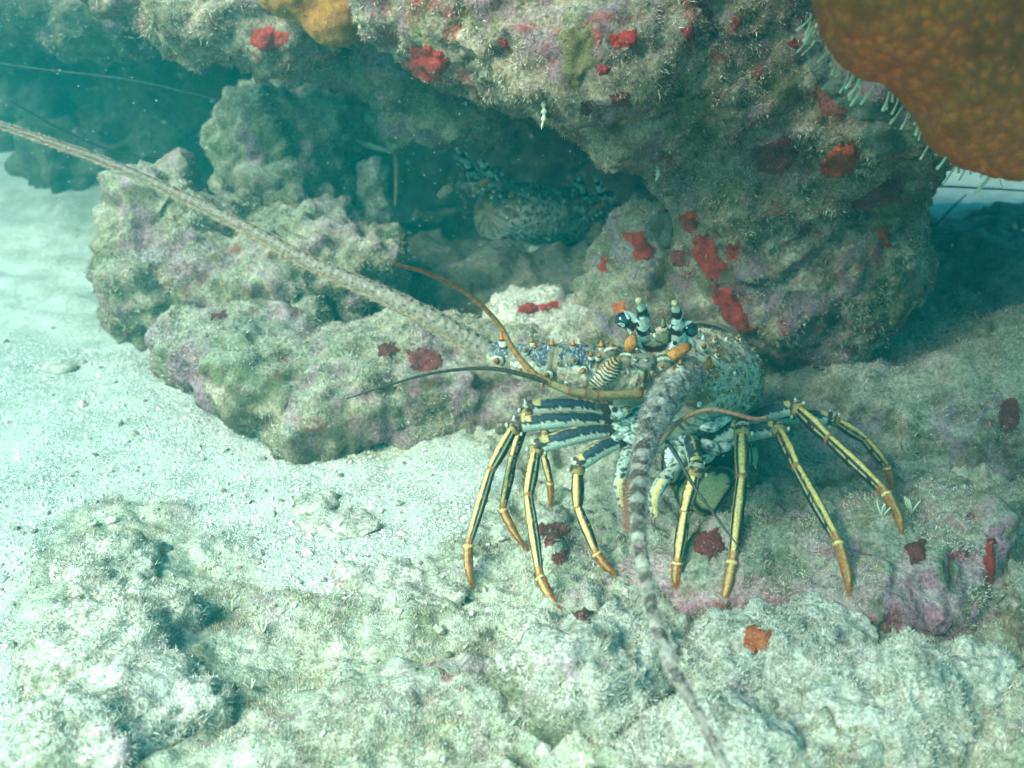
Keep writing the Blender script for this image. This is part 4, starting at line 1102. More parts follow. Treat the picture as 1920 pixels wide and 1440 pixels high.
for i, (px, py, r, asp) in enumerate(MOUTH):
    Y = 0.985 if px < 1230 else 0.995
    part('mouthpart', ell_mesh('mouthpart', P(px, py, Y + .004 * ((i * 7) % 5 - 2)), (r * 1.15, r * .8, r * asp * .8), (0, (i * 37) % 70 - 35, 0), ico=ICO3, bumpy=0.15, colfn=mouth_col), M_LEG)
part('mouthpart', slab('mouthpart', [(1246, 838), (1262, 834), (1268, 858), (1262, 878), (1250, 884), (1244, 862)], .965, .004, (0, 0), lambda k, x, y, V: pick([np.abs(k) > .86, (np.abs((y % 9) - 4.5) < 1.2) & (x < 1251)], [BLK, BLK], (0.84, 0.88, 0.80))), M_LEG)
part('mouthpart', slab('mouthpart', [(1141, 760), (1160, 762), (1172, 778), (1162, 786), (1150, 776)], .97, .004, (0, 0), lambda k, x, y, V: pick([np.hypot(x - 1153, y - 768) < 6], [BRN], WHITE)), M_LEG)
for pts, rr in [([(1180, 850, .975), (1168, 880, .955), (1161, 915, .945), (1166, 948, .94)], [.009, .007, .006, .004]), ([(1280, 848, .975), (1262, 880, .955), (1238, 908, .94), (1226, 940, .935), (1229, 968, .93)], [.009, .007, .0068, .006, .0038])]:
    pp = [P(*q) for q in pts]
    mo = part('feeding_limb', tube('feeding_limb', pp, rr, 22, 60, lambda th, t, v: np.where(((t > .55) & (np.abs(th) < .5))[:, None], np.array([YEL]), limb_pale(th, t, v))), M_LEG)
    nh = 500; Cc, Rc = catmull(pp, 60, rr); ii = RNG.integers(36, 60, nh)
    dv = RNG.normal(size=(nh, 3)); dv /= np.linalg.norm(dv, axis=1)[:, None]
    hairs('setae', Cc[ii] + dv * Rc[ii][:, None] * .8, dv + np.array([0, 0, -1.2]), RNG.uniform(.002, .008, nh), .00022, np.where(RNG.random(nh)[:, None] < .5, np.array([[.45, .16, .05]]), np.array([[.55, .5, .38]])), mo, M_SETA)

# -- head: plate, eyes, horns, spikes
def plate_col(k, x, y, V):
    u = (x - 1225) / 27; v = (y - 640) / 24
    c = pick([np.abs(k) > .93, (v + 0.25 * np.abs(u) > .42) & (np.abs(k) > .2), (np.abs(u) < .12) & (v < .2), np.abs(v + .15 - .5 * np.abs(u)) < .10],
             [(0.62, 0.55, 0.36), (0.13, 0.035, 0.022), (0.66, 0.60, 0.40), (0.20, 0.15, 0.08)], (0.50, 0.44, 0.26))
    return c * (1 + .25 * pnoise(V * 300, 3))[:, None]
head = part('head_plate', slab('head_plate', [(1196, 622), (1206, 614), (1218, 630), (1230, 634), (1244, 626), (1252, 612), (1257, 626), (1252, 650), (1240, 660), (1212, 660), (1200, 648)], .972, .006, (0, .0003), plate_col, 14, 60), M_LEG)
for poly, yy, c in [([(1190, 632), (1198, 626), (1203, 644), (1206, 655), (1196, 652), (1190, 642)], .966, WHITE), ([(1258, 640), (1278, 628), (1290, 634), (1282, 650), (1262, 660), (1252, 656)], .966, WHITE), ([(1194, 652), (1212, 660), (1220, 668), (1206, 664)], .962, (0.55, 0.60, 0.50)), ([(1230, 664), (1256, 658), (1246, 667), (1232, 670)], .962, (0.55, 0.60, 0.50)), ([(1212, 600), (1218, 604), (1230, 622), (1222, 625), (1212, 612)], .975, (0.55, 0.62, 0.52)), ([(1246, 622), (1258, 606), (1264, 610), (1254, 624)], .975, (0.70, 0.72, 0.60)), ([(1284, 625), (1298, 632), (1306, 650), (1300, 652), (1290, 640)], .968, (0.66, 0.70, 0.58))]:
    part('brow_plate', slab('brow_plate', poly, yy, .004, (0, 0), lambda k, x, y, V: pick([np.abs(k) > .92], [BRN], c) * (1 + .15 * pnoise(V * 250, 2))[:, None], 7, 30), M_LEG, head)
part('brow_spot', ell_mesh('brow_spot', P(1265, 643, .9595), (.0022, .0012, .0022), col=BLK), M_EYE, head)
for (px, py, Y, r) in [(1168, 600, .985, .0082), (1293, 619, .972, .0083)]:
    c = P(px, py, Y)
    def ec(u, v):  # dark eye with a bluish reflection painted on the camera side
        f = u @ np.array([0.1 if px > 1200 else 0.3, -0.95, 0.2]); k = np.clip((f - .7) / .3, 0, 1)
        return lerp((0.012, 0.013, 0.014), (0.035, 0.075, 0.095), k)
    ey = part('eye', ell_mesh('eye', c, (r, r, r * .95), ico=ICO3, colfn=ec), M_EYE)
    inn = P(px + (18 if px < 1200 else -16), py + 14, Y + .004)
    part('eye_stalk', tube('eye_stalk', [inn, c], [.0055, .0062], 14, 10, lambda th, t, v: pick([t > .6, pnoise(v * 300, 2) > .1], [BLK, (0.30, 0.14, 0.08)], (0.10, 0.06, 0.045))), M_LEG, ey)
def horn_col(th, t, v):
    b = 0.04 * pnoise(v * 200, 7)
    t = t + b
    fr = np.abs(th) + 1.1 * pnoise(v * 190, 3) < 1.25
    return pick([t > .95, (t > .84) & fr, t > .70, (t > .42) & fr, t > .34, (t > .12) & (t < .3) & fr], [(0.60, 0.44, 0.22), (0.80, 0.79, 0.68), BLK, WHITE, BLK, WHITE], (0.018, 0.016, 0.018))
for pts in ([(1203, 640, .985), (1206, 614, .962), (1205, 588, .945), (1197, 562, .93)], [(1271, 640, .975), (1271, 614, .955), (1269, 590, .94), (1264, 567, .925)]):
    hn = part('horn', tube('horn', [P(*q) for q in pts], [.0085, .0062, .0052, .0028], 18, 50, horn_col, ref=(0, -1, 0), bumps=(260, .2)), M_LEG)
def wspike(a, b, r, c=WHITE, name='horn_spike'):
    pa, pb = P(*a), P(*b)
    part(name, tube(name, [pa, pa * .4 + pb * .6 + np.array([0, 0, .0005]), pb], [r, r * .62, r * .10], 10, 14, lambda th, t, v: pick([t < .08], [BLK], c)), M_LEG, head)
for a, b, r in [((1196, 602, .955), (1170, 583, .95), .0042), ((1206, 592, .95), (1199, 573, .945), .0032), ((1211, 592, .95), (1212, 571, .945), .0030), ((1170, 611, .965), (1158, 607, .96), .0022), ((1186, 628, .965), (1176, 616, .96), .0024), ((1268, 612, .955), (1298, 603, .945), .0044), ((1278, 590, .945), (1279, 580, .94), .0022), ((1180, 598, .95), (1169, 582, .945), .0020), ((1310, 632, .975), (1310, 622, .97), .0025)]:
    wspike(a, b, r)
wspike((1245, 612, .995), (1243, 597, .99), .0030, (0.40, 0.38, 0.22))
def orange_col(th, t, v):
    return lerp((0.50, 0.14, 0.015), (0.70, 0.27, 0.05), np.clip(.5 + 1.2 * pnoise(v * 200, 2), 0, 1)) * np.where((t > .97) | (t < .02), .4, 1.0)[:, None]
for pts, rr in [([(1246, 674, .955), (1266, 664, .950), (1290, 650, .952)], [.0052, .0056, .0050]), ([(1180, 656, .96), (1184, 642, .958), (1188, 630, .96)], [.0056, .0056, .0040]), ([(1328, 690, .985), (1330, 672, .983)], [.003, .003])]:
    part('orange_bar', tube('orange_bar', [P(*q) for q in pts], rr, 18, 26, orange_col, cap=1.0, prof=lambda t: .72 + .38 * np.sin(t * 2.6 + .3), bumps=(300, .12)), M_LEG, head)
for a, b, r, c in [((1160, 680, .965), (1190, 678, .955), .0085, (0.22, 0.17, 0.10)), ((1228, 690, .955), (1258, 684, .95), .0095, (0.24, 0.20, 0.13)), ((1138, 670, .965), (1152, 662, .962), .008, (0.18, 0.13, 0.08))]:
    pa, pb = P(*a), P(*b)
    part('head_collar', tube('head_collar', [pa, (pa + pb) / 2 + np.array([0, -.003, .004]), pb], [r * .6, r, r * .7], 20, 20, lambda th, t, v: pick([np.abs(th) < .22, np.abs(th) < .4], [(0.62, 0.60, 0.42), BRN], c) * (1 + .4 * pnoise(v * 250, 3))[:, None]), M_LEG, head)
def speckle(V):
    w, cid = worley(V * 520, 3)
    c = np.tile(np.array([[0.055, 0.060, 0.075]]), (len(V), 1))
    c[w < .40] = (0.17, 0.20, 0.22)
    c[(w < .32) & (cid > .45)] = (0.50, 0.52, 0.48)
    m = fbm(V * 90, 3, 8) > .05; c[m] = c[m] * .35 + np.array([.36, .28, .19]) * .65
    return c
def blue_col(k, x, y, V):
    c = speckle(V); c[np.abs(k) > .93] = (0.30, 0.26, 0.20)
    return c
part('blue_plate', slab('blue_plate', [(1186, 664), (1206, 662), (1228, 668), (1230, 682), (1222, 694), (1200, 694), (1184, 684)], .945, .006, (0, -.0002), blue_col, 26, 90), M_LEG, head)
part('zebra_pad', slab('zebra_pad', [(1104, 718), (1122, 690), (1148, 668), (1164, 676), (1162, 700), (1148, 716), (1124, 730)], .945, .008, (0, -.0002), lambda k, x, y, V: pick([np.sin((np.hypot(x - 1168, (y - 668) * 1.2)) * 0.85 + 3.4 * fbm(V * 110, 2, 2)) > 0.05], [(0.05, 0.035, 0.025)], (0.62, 0.52, 0.34)) * np.where((y < 695)[:, None], np.array([[1.0, .72, .5]]), 1.0), 30, 90), M_LEG, head)
for a, b, sz in [((1192, 675, .94), (1191, 664, .935), .007), ((1212, 676, .94), (1211, 664, .935), .006), ((1240, 690, .945), (1244, 682, .935), .009), ((1262, 698, .94), (1262, 688, .93), .012), ((1275, 690, .945), (1276, 676, .94), .011), ((1300, 690, .955), (1296, 678, .945), .010), ((1224, 700, .935), (1222, 700, .92), .007), ((1234, 712, .935), (1234, 708, .92), .008), ((1196, 714, .94), (1192, 712, .925), .007), ((1290, 708, .955), (1292, 698, .945), .010), ((1186, 742, .96), (1184, 742, .945), .007), ((1178, 772, .965), (1178, 770, .95), .007), ((1212, 735, .94), (1210, 733, .925), .006), ((1250, 712, .935), (1250, 704, .925), .010), ((1310, 700, .965), (1314, 688, .955), .009), ((1172, 700, .95), (1168, 694, .93), .008), ((1206, 722, .94), (1206, 720, .92), .006)]:
    pa, pb = P(*a), P(*b)
    spine(pa, pb - pa, sz, head)

# -- the antenna stretching away to the left
def ped_col(seed):
    def cf(th, t, v):
        a = np.abs(th); n = pnoise(v * 90, seed) * .3
        c = lerp((0.40, 0.29, 0.21), (0.62, 0.46, 0.34), np.clip(.5 + fbm(v * 120, 3, 4), 0, 1))
        m = (a + n < 1.35); c[m] = speckle(v)[m]
        m = (a + n > 1.30) & (a + n < 1.42); c[m] = (0.62, 0.60, 0.45)
        m = (a > 2.3); c[m] = (0.50, 0.50, 0.38)
        e2 = (t < .05) | (t > .95); c[e2] = (0.25, 0.20, 0.13)
        return c
    return cf
ant1 = empty('antenna', -BASE, parent=lob)
ped = [(1195, 700, .972), (1118, 690, .965), (1042, 684, .968), (965, 676, .985), (922, 664, .998)]
pr = [.0225, .0215, .0200, .0165, .0120]
for i in range(4):
    a, b = P(*ped[i]), P(*ped[i + 1])
    so = link('antenna_segment', tube('antenna_segment', [a, (a + b) / 2, b], [pr[i] * .97, (pr[i] + pr[i + 1]) / 2 * 1.05, pr[i + 1] * .98], 72, 64, ped_col(i), ref=(0, 0, 1), bumps=(130, .10)), M_SHELL, parent=ant1)
    C_, R_ = catmull([a, (a + b) / 2, b], 40, [pr[i], (pr[i] + pr[i + 1]) / 2 * 1.03, pr[i + 1]])
    nh = 420; ii = RNG.integers(0, 40, nh); th = RNG.uniform(0, 2 * math.pi, nh)
    T_, N_, B_ = frames(C_, (0, 0, 1))
    dv = np.cos(th)[:, None] * N_[ii] + np.sin(th)[:, None] * B_[ii]
    hairs('setae', C_[ii] + dv * R_[ii][:, None], dv + RNG.normal(0, .4, (nh, 3)), RNG.uniform(.001, .004, nh), .00022, np.where(RNG.random(nh)[:, None] < .4, np.array([[.08, .07, .06]]), np.array([[.55, .48, .36]])), ant1, M_SETA)
for a, d, sz in [((1128, 664, .965), (0, 0, 1), .014), ((1075, 660, .965), (-.1, -.1, 1), .013), ((1036, 660, .968), (-.1, -.1, 1), .013), ((1005, 663, .97), (-.2, -.2, 1), .012), ((946, 650, .985), (-.3, -.2, 1), .015), ((988, 662, .965), (-.4, -.8, .8), .009), ((1032, 702, .948), (-.6, -1, .1), .013), ((1095, 692, .943), (-.2, -1, .0), .012), ((940, 676, .975), (-.7, -1, .2), .014), ((1078, 678, .945), (-.3, -1, .5), .009), ((1048, 682, .948), (-.3, -1, .4), .007), ((1110, 672, .95), (-.2, -.6, .8), .011), ((1120, 674, .95), (.2, -.6, .8), .010), ((1148, 662, .96), (-.2, -.3, 1), .012), ((1020, 718, .955), (-.4, -1, -.4), .008), ((1062, 716, .95), (-.2, -1, -.5), .007), ((978, 690, .965), (-.4, -1, -.2), .008), ((1000, 650, .975), (-.3, 0, 1), .009)]:
    spine(P(*a), np.array(d), sz, ant1)
def flag1_col(th, t, v):
    a = th
    along = t * 0.80
    n = pnoise(v * 150, 3)
    up = lerp((0.27, 0.205, 0.155), (0.085, 0.05, 0.033), np.clip(t * 1.5, 0, 1)) * (1 + .3 * np.sin(t * 700))[:, None] ** .5
    lo = lerp((0.54, 0.33, 0.22), (0.32, 0.18, 0.10), t)
    c = np.where((np.abs(th) < 1.15)[:, None], up, lo) * (1 + .25 * n)[:, None]
    ph = (t * 74 + .5 * pnoise(v * 40, 2) + np.where(th > 0, .5, 0)) % 1
    dot = (((th - .5) / .17) ** 2 + ((ph - .3) / .17) ** 2 < 1) | (((th + .45) / .13) ** 2 + ((ph - .3) / .13) ** 2 < 1)
    dot &= (t < .60)
    c[dot] = (0.02, 0.024, 0.035)
    dk = sstep(.55, .95, t)
    sp = (pnoise(v * 220, 8) > .1) & (np.abs(th) < 1.3)
    c[sp] = c[sp] * (1 - .6 * dk[sp])[:, None]
    return c
f1 = [(925, 664, 1.0), (800, 592, 1.02), (700, 545, 1.04), (580, 492, 1.06), (480, 437, 1.08), (330, 362, 1.11), (200, 304, 1.14), (100, 268, 1.16), (0, 234, 1.18), (-160, 180, 1.21), (-420, 90, 1.26)]
fr = [.0112, .0100, .0090, .0078, .0068, .0056, .0047, .0040, .0034, .0027, .0018]
f1p = [P(*q) for q in f1]
link('antenna_whip', tube('antenna_whip', f1p, fr, 40, 760, flag1_col, ref=(0, -.75, .65), bumps=(240, .12)), M_SHELL, parent=ant1)
C_, R_ = catmull(f1p, 500, fr); T_, N_, B_ = frames(C_, (0, -.75, .65))
nh = 8000; ii = (RNG.random(nh) ** 1.1 * 430).astype(int)
th = np.where(RNG.random(nh) < .5, RNG.normal(2.3, .35, nh), np.where(RNG.random(nh) < .5, RNG.normal(-1.5, .4, nh), RNG.uniform(-3, 3, nh)))
dv = np.cos(th)[:, None] * N_[ii] + np.sin(th)[:, None] * B_[ii]
hairs('setae', C_[ii] + dv * R_[ii][:, None] * .9, dv * .8 + T_[ii] * 1.0 + RNG.normal(0, .25, (nh, 3)), RNG.uniform(.002, .0066, nh), .00036, lerp((.55, .40, .28), (.28, .18, .11), RNG.random(nh)), ant1, M_SETA)

# -- the other antenna, coming at the camera and down
ant2 = empty('antenna', -BASE, parent=lob)
def hairy_col(th, t, v):
    n = fbm(v * 150, 3, 4); bd = pnoise(v * np.array([260, 90, 90]), 4) * 2
    c = lerp((0.21, 0.15, 0.13), (0.56, 0.44, 0.36), np.clip(.5 + n, 0, 1))
    c[bd > .55] = (0.08, 0.058, 0.07)
    c[(pnoise(v * 110, 9) > .33)] = (0.62, 0.58, 0.48)
    return c
pb = [P(1292, 700, .965), P(1268, 722, .935), P(1243, 756, .895), P(1222, 800, .85)]
link('antenna_segment', tube('antenna_segment', pb, [.017, .0165, .0145, .0112], 40, 60, hairy_col, bumps=(160, .16)), M_SHELL, parent=ant2)
f2 = [(1224, 796, .855), (1206, 850, .80), (1196, 920, .735), (1198, 1000, .675), (1210, 1080, .63), (1228, 1160, .595), (1262, 1250, .565), (1310, 1340, .54), (1360, 1440, .52), (1430, 1590, .49)]
fr2 = [.0106, .0080, .0064, .0053, .0046, .0045, .0040, .0036, .0032, .0026]
f2p = [P(*q) for q in f2]
def flag2_col(th, t, v):
    n = fbm(v * 170, 3, 5)
    c = lerp((0.22, 0.155, 0.125), (0.54, 0.42, 0.33), np.clip(.55 + n, 0, 1))
    bd = np.sin(t * 105) + 2.6 * pnoise(v * 90, 6)
    m = (bd > .35) & (np.abs(th) < 1.5); c[m] = c[m] * np.array([.30, .25, .25])
    m = (bd < -.9); c[m] = c[m] * .4 + np.array([.60, .54, .46]) * .6
    dk = sstep(.45, .8, t); c = c * (1 - .45 * dk)[:, None]
    return c
link('antenna_whip', tube('antenna_whip', f2p, fr2, 32, 420, flag2_col, bumps=(220, .14)), M_SHELL, parent=ant2)
Cb, Rb = catmull(pb + f2p[1:], 400, [.017, .0165, .0145, .0108] + fr2[1:]); T_, N_, B_ = frames(Cb, (0, -.6, .8))
nh = 12000; ii = (RNG.random(nh) ** 1.9 * 380).astype(int); th = RNG.uniform(-math.pi, math.pi, nh)
dv = np.cos(th)[:, None] * N_[ii] + np.sin(th)[:, None] * B_[ii]
cc = lerp((.62, .47, .41), (.24, .15, .15), RNG.random(nh)); cc[RNG.random(nh) < .25] = (.66, .62, .52)
hairs('setae', Cb[ii] + dv * Rb[ii][:, None] * .9, dv * .7 + T_[ii] * 1.1 + RNG.normal(0, .3, (nh, 3)), RNG.uniform(.002, .008, nh) * np.where(ii < 130, 1.25, .75), .0003, cc, ant2, M_SETA)
# reddish comb on its left flank
nh = 15; tt = np.linspace(165, 222, nh).astype(int)
for k in range(nh):
    i = tt[k]
    link('comb_tooth', tube('comb_tooth', [Cb[i], Cb[i] + np.array([-.0075, .002, -.002]), Cb[i] + np.array([-.0115, .004, -.004])], [.0014, .0012, .0003], 6, 8, lambda th, t, v: pick([t > .35], [(0.26, 0.085, 0.045)], (0.55, 0.48, 0.40))), M_SETA, parent=ant2)

# -- antennules
an1 = empty('antennule', -BASE, parent=lob)
def ann_col(th, t, v):
    c = lerp((0.16, 0.11, 0.05), (0.40, 0.28, 0.13), np.clip(.5 + np.cos(th) * .5, 0, 1))
    c[(t < .06) | (t > .93)] = (0.45, 0.13, 0.05)
    return c
seq = [(1200, 738, .955), (1116, 742, .935), (1096, 738, .93), (1066, 733, .925), (1030, 718, .925)]
for i, (r0, r1) in enumerate([(.0058, .0044), (.0048, .0044), (.0044, .0040), (.0040, .0036)]):
    a, b = P(*seq[i]), P(*seq[i + 1])
    link('antennule_segment', tube('antennule_segment', [a, (a + b) / 2, b], [r0, (r0 + r1) / 2 * .94, r1], 16, 20, ann_col), M_LEG, parent=an1)
def whip(pts, rr, col, parent, name='antennule_whip'):
    c1, c2 = col
    link(name, tube(name, [P(*q) for q in pts], rr, 10, 120, lambda th, t, v: lerp(c1, c2, t) * (1 - .35 * (np.sin(t * 160) > .5))[:, None]), M_LEG, parent=parent)
whip([(1032, 719, .925), (1000, 700, .925), (962, 655, .93), (938, 612, .935), (905, 575, .93), (860, 540, .92), (800, 512, .90), (735, 494, .88)], [.0040, .0034, .0028, .0025, .0023, .0021, .0018, .0010], ((0.46, 0.22, 0.06), (0.30, 0.055, 0.02)), an1)
whip([(1040, 722, .925), (990, 705, .92), (930, 692, .915), (870, 692, .91), (800, 702, .90), (720, 725, .89), (650, 748, .88)], [.0028, .0026, .0021, .0017, .0014, .0010, .0005], ((0.10, 0.07, 0.045), (0.03, 0.025, 0.03)), an1)
an2 = empty('antennule', -BASE, parent=lob)
whip([(1240, 830, .93), (1262, 802, .90), (1290, 780, .875), (1330, 768, .86), (1375, 775, .85), (1412, 785, .845), (1440, 782, .84)], [.0022, .0022, .0022, .0022, .0022, .0020, .0010], ((0.34, 0.24, 0.13), (0.28, 0.10, 0.06)), an2)
whip([(1250, 828, .93), (1272, 860, .91), (1300, 910, .89), (1340, 965, .87), (1392, 1035, .85)], [.0022, .0020, .0016, .0012, .0005], ((0.05, 0.06, 0.06), (0.10, 0.08, 0.05)), an2)
# ------------------------------------------------------------------ other lobsters back in the cave
M_DIMLOB = vcol_mat('dimmed_lobster_shell', 0.6, 0.3, 0.3, 120)
for nd in M_DIMLOB.node_tree.nodes:                      # same pigments, dimmed in the colour for cave haze and shade, coarser mottling
    if nd.type == 'VALTORGB':
        for el in nd.color_ramp.elements: el.color = tuple(min(2.2, v * 0.8) for v in el.color[:3]) + (1,)
def copy_tree(o, parent, skip=()):
    c = o.copy(); COL.objects.link(c); c.parent = parent
    if c.type == 'MESH' and c.material_slots[0].material in (M_SHELL, M_LEG):
        c.material_slots[0].link = 'OBJECT'; c.material_slots[0].material = M_DIMLOB
    for ch in o.children:
        if ch.name.split('.')[0] in skip: continue
        copy_tree(ch, c, skip)
    return c
SK = ('antenna', 'antennule', 'setae', 'comb_tooth')
lob2 = copy_tree(lob, None, SK + ('leg', 'feeding_limb', 'mouthpart'))
lob2['label'] = 'dim lobster sitting deep in the dark cave, facing left'
lob3 = copy_tree(lob, None, SK + ('leg', 'feeding_limb', 'mouthpart'))
lob3['label'] = 'dim lobster half hidden behind the grey propped rock in the cave'
for L_ in (lob, lob2, lob3): L_['group'] = 'spiny lobsters at the cave'
def place(o, px, py, Y, rz, s):
    """Put the copy's carapace centre at that spot."""
    c0 = Vector(FC + AXA * .08 - BASE)
    from mathutils import Matrix
    M = Matrix.Rotation(math.radians(rz), 3, 'Z')
    o.location = Vector(P(px, py, Y)) - (M @ c0) * s
    o.rotation_euler = (0, 0, math.radians(rz)); o.scale = (s,) * 3
place(lob2, 985, 405, 1.85, -22, 0.98)
place(lob3, 1160, 440, 1.92, -10, 0.95)
M_WHIP = vcol_mat('pale_whip', 0.7, 0.2, 0.2)
def cave_whip(pts, rr, col, name, label, cat, mat=None, ns=8, root=None):
    return link(name, tube(name, [P(*q) for q in pts], rr, ns, 60, lambda th, t, v: np.tile(np.array([col]), (len(th), 1)) * (.8 + .4 * (np.sin(t * 140) > .2))[:, None]), mat or M_WHIP, label=label, cat=cat, group='feelers and legs of hidden lobsters')
for n_, (pts, rr, col, lab, cat) in enumerate([
    ([(960, 460, 1.80), (1040, 480, 1.76), (1130, 500, 1.72), (1240, 520, 1.70)], [.010, .009, .008, .006], (.30, .33, .28), 'pale thick antenna lying across the cave floor', 'antenna'),
    ([(-80, 105, 1.7), (60, 128, 1.72), (240, 150, 1.75), (420, 190, 1.8)], [.0016, .0016, .002, .002], (.04, .05, .05), 'thin dark antenna crossing the water at upper left, the higher one', 'antenna'),
    ([(20, 190, 1.65), (120, 245, 1.7), (220, 285, 1.75), (330, 300, 1.8)], [.0014, .0016, .002, .002], (.05, .05, .05), 'thin dark antenna crossing above the long pale one at left', 'antenna'),
    ([(1060, 335, 1.9), (1110, 290, 1.85), (1165, 245, 1.8)], [.0045, .0045, .004], (.10, .11, .09), 'straight dark antenna leaning up to the ledge in the cave', 'antenna'),
    ([(596, 290, 1.78), (604, 335, 1.76), (614, 385, 1.75)], [.0045, .0045, .003], (.34, .26, .12), 'brown striped leg standing beside the small pale rock chip, on its left', 'lobster leg'),
    ([(742, 280, 1.78), (744, 330, 1.77), (742, 385, 1.76)], [.005, .0045, .003], (.22, .15, .09), 'brown leg standing beside the small pale rock chip, on its right', 'lobster leg'),
    ([(668, 262, 1.80), (700, 275, 1.78), (738, 284, 1.77)], [.004, .005, .0045], (.36, .33, .20), 'pale leg reaching sideways above the small pale rock chip', 'lobster leg'),
    ([(1708, 330, 1.9), (1710, 380, 1.9), (1716, 440, 1.88)], [.012, .010, .022], (.16, .16, .10), 'brown upright stalk behind the right side of the lobe', 'sea whip'),
    ([(1690, 346, 2.0), (1780, 350, 2.0), (1860, 354, 2.0), (1960, 360, 2.0)], [.0016, .002, .0018, .0012], (.05, .08, .08), 'thin dark antenna stretched level under the brown coral at right', 'antenna'),
    ([(1752, 425, 1.95), (1780, 395, 1.95), (1812, 364, 1.95)], [.0014, .0018, .0012], (.05, .07, .07), 'short thin antenna slanting up over the bright sand at right', 'antenna'),
    ([(1700, 440, 1.95), (1780, 438, 1.95), (1830, 428, 1.95), (1870, 412, 1.95)], [.0014, .0018, .0016, .0010], (.06, .07, .07), 'thin antenna curving along the edge of the shade at right', 'antenna'),
]):
    cave_whip(pts, rr, col, 'antenna' if cat == 'antenna' else ('lobster_leg' if cat == 'lobster leg' else 'sea_whip'), lab, cat)

# ------------------------------------------------------------------ turf, grains, sprigs, drifting specks
TB = [(0.44, 0.39, 0.26), (0.26, 0.22, 0.13), (0.56, 0.51, 0.38), (0.16, 0.14, 0.08)]
TP = [(0.50, 0.36, 0.27), (0.62, 0.52, 0.36), (0.40, 0.22, 0.18), (0.66, 0.58, 0.40), (0.32, 0.26, 0.12)]
TW = [(0.63, 0.56, 0.45), (0.42, 0.36, 0.26), (0.72, 0.67, 0.57), (0.30, 0.25, 0.17)]
turf(ledge, 100000, 0.0050, TP, (10, -0.08), 0.35, 1)
turf(lumpA, 60000, 0.0060, TP, (8, -0.15), 0.3, 2)
turf(hang, 40000, 0.0065, TB, (8, -0.1), 0.2, 3)
turf(lumpB, 25000, 0.007, TB, (8, -0.1), 0.2, 4)
turf(pillar, 40000, 0.0065, TB, (8, -0.15), 0, 5)
turf(outc, 70000, 0.0070, TB, (8, -0.10), 0, 6)
turf(slope, 80000, 0.0058, TB + TW, (8, -0.08), 0, 7)
turf(prop, 90000, 0.0050, TB, (8, -0.25), 0, 8)
turf(flat, 90000, 0.0050, TW, (8, -0.25), 0, 9)
turf(purple, 220000, 0.0044, TW + TP, (11, 0.05), -0.3, 10)
turf(mound, 230000, 0.0048, TW, (10, -0.02), -0.3, 11)
for k, r_ in enumerate((rub1, rub2, rub3, rub4)):
    turf(r_, 360000, 0.0040, TW, (14, -0.10), -0.4, 12 + k, rndir=0.5)
turf(rub5, 150000, 0.003, TW, (10, -0.1), -0.3, 17)
turf(rub6, 250000, 0.0042, TW, (10, -0.1), -0.3, 18)
turf(bank1, 70000, 0.0055, TB + TW, (8, -0.15), -0.2, 19)
turf(bank2, 120000, 0.0050, TB, (8, -0.15), -0.2, 20)

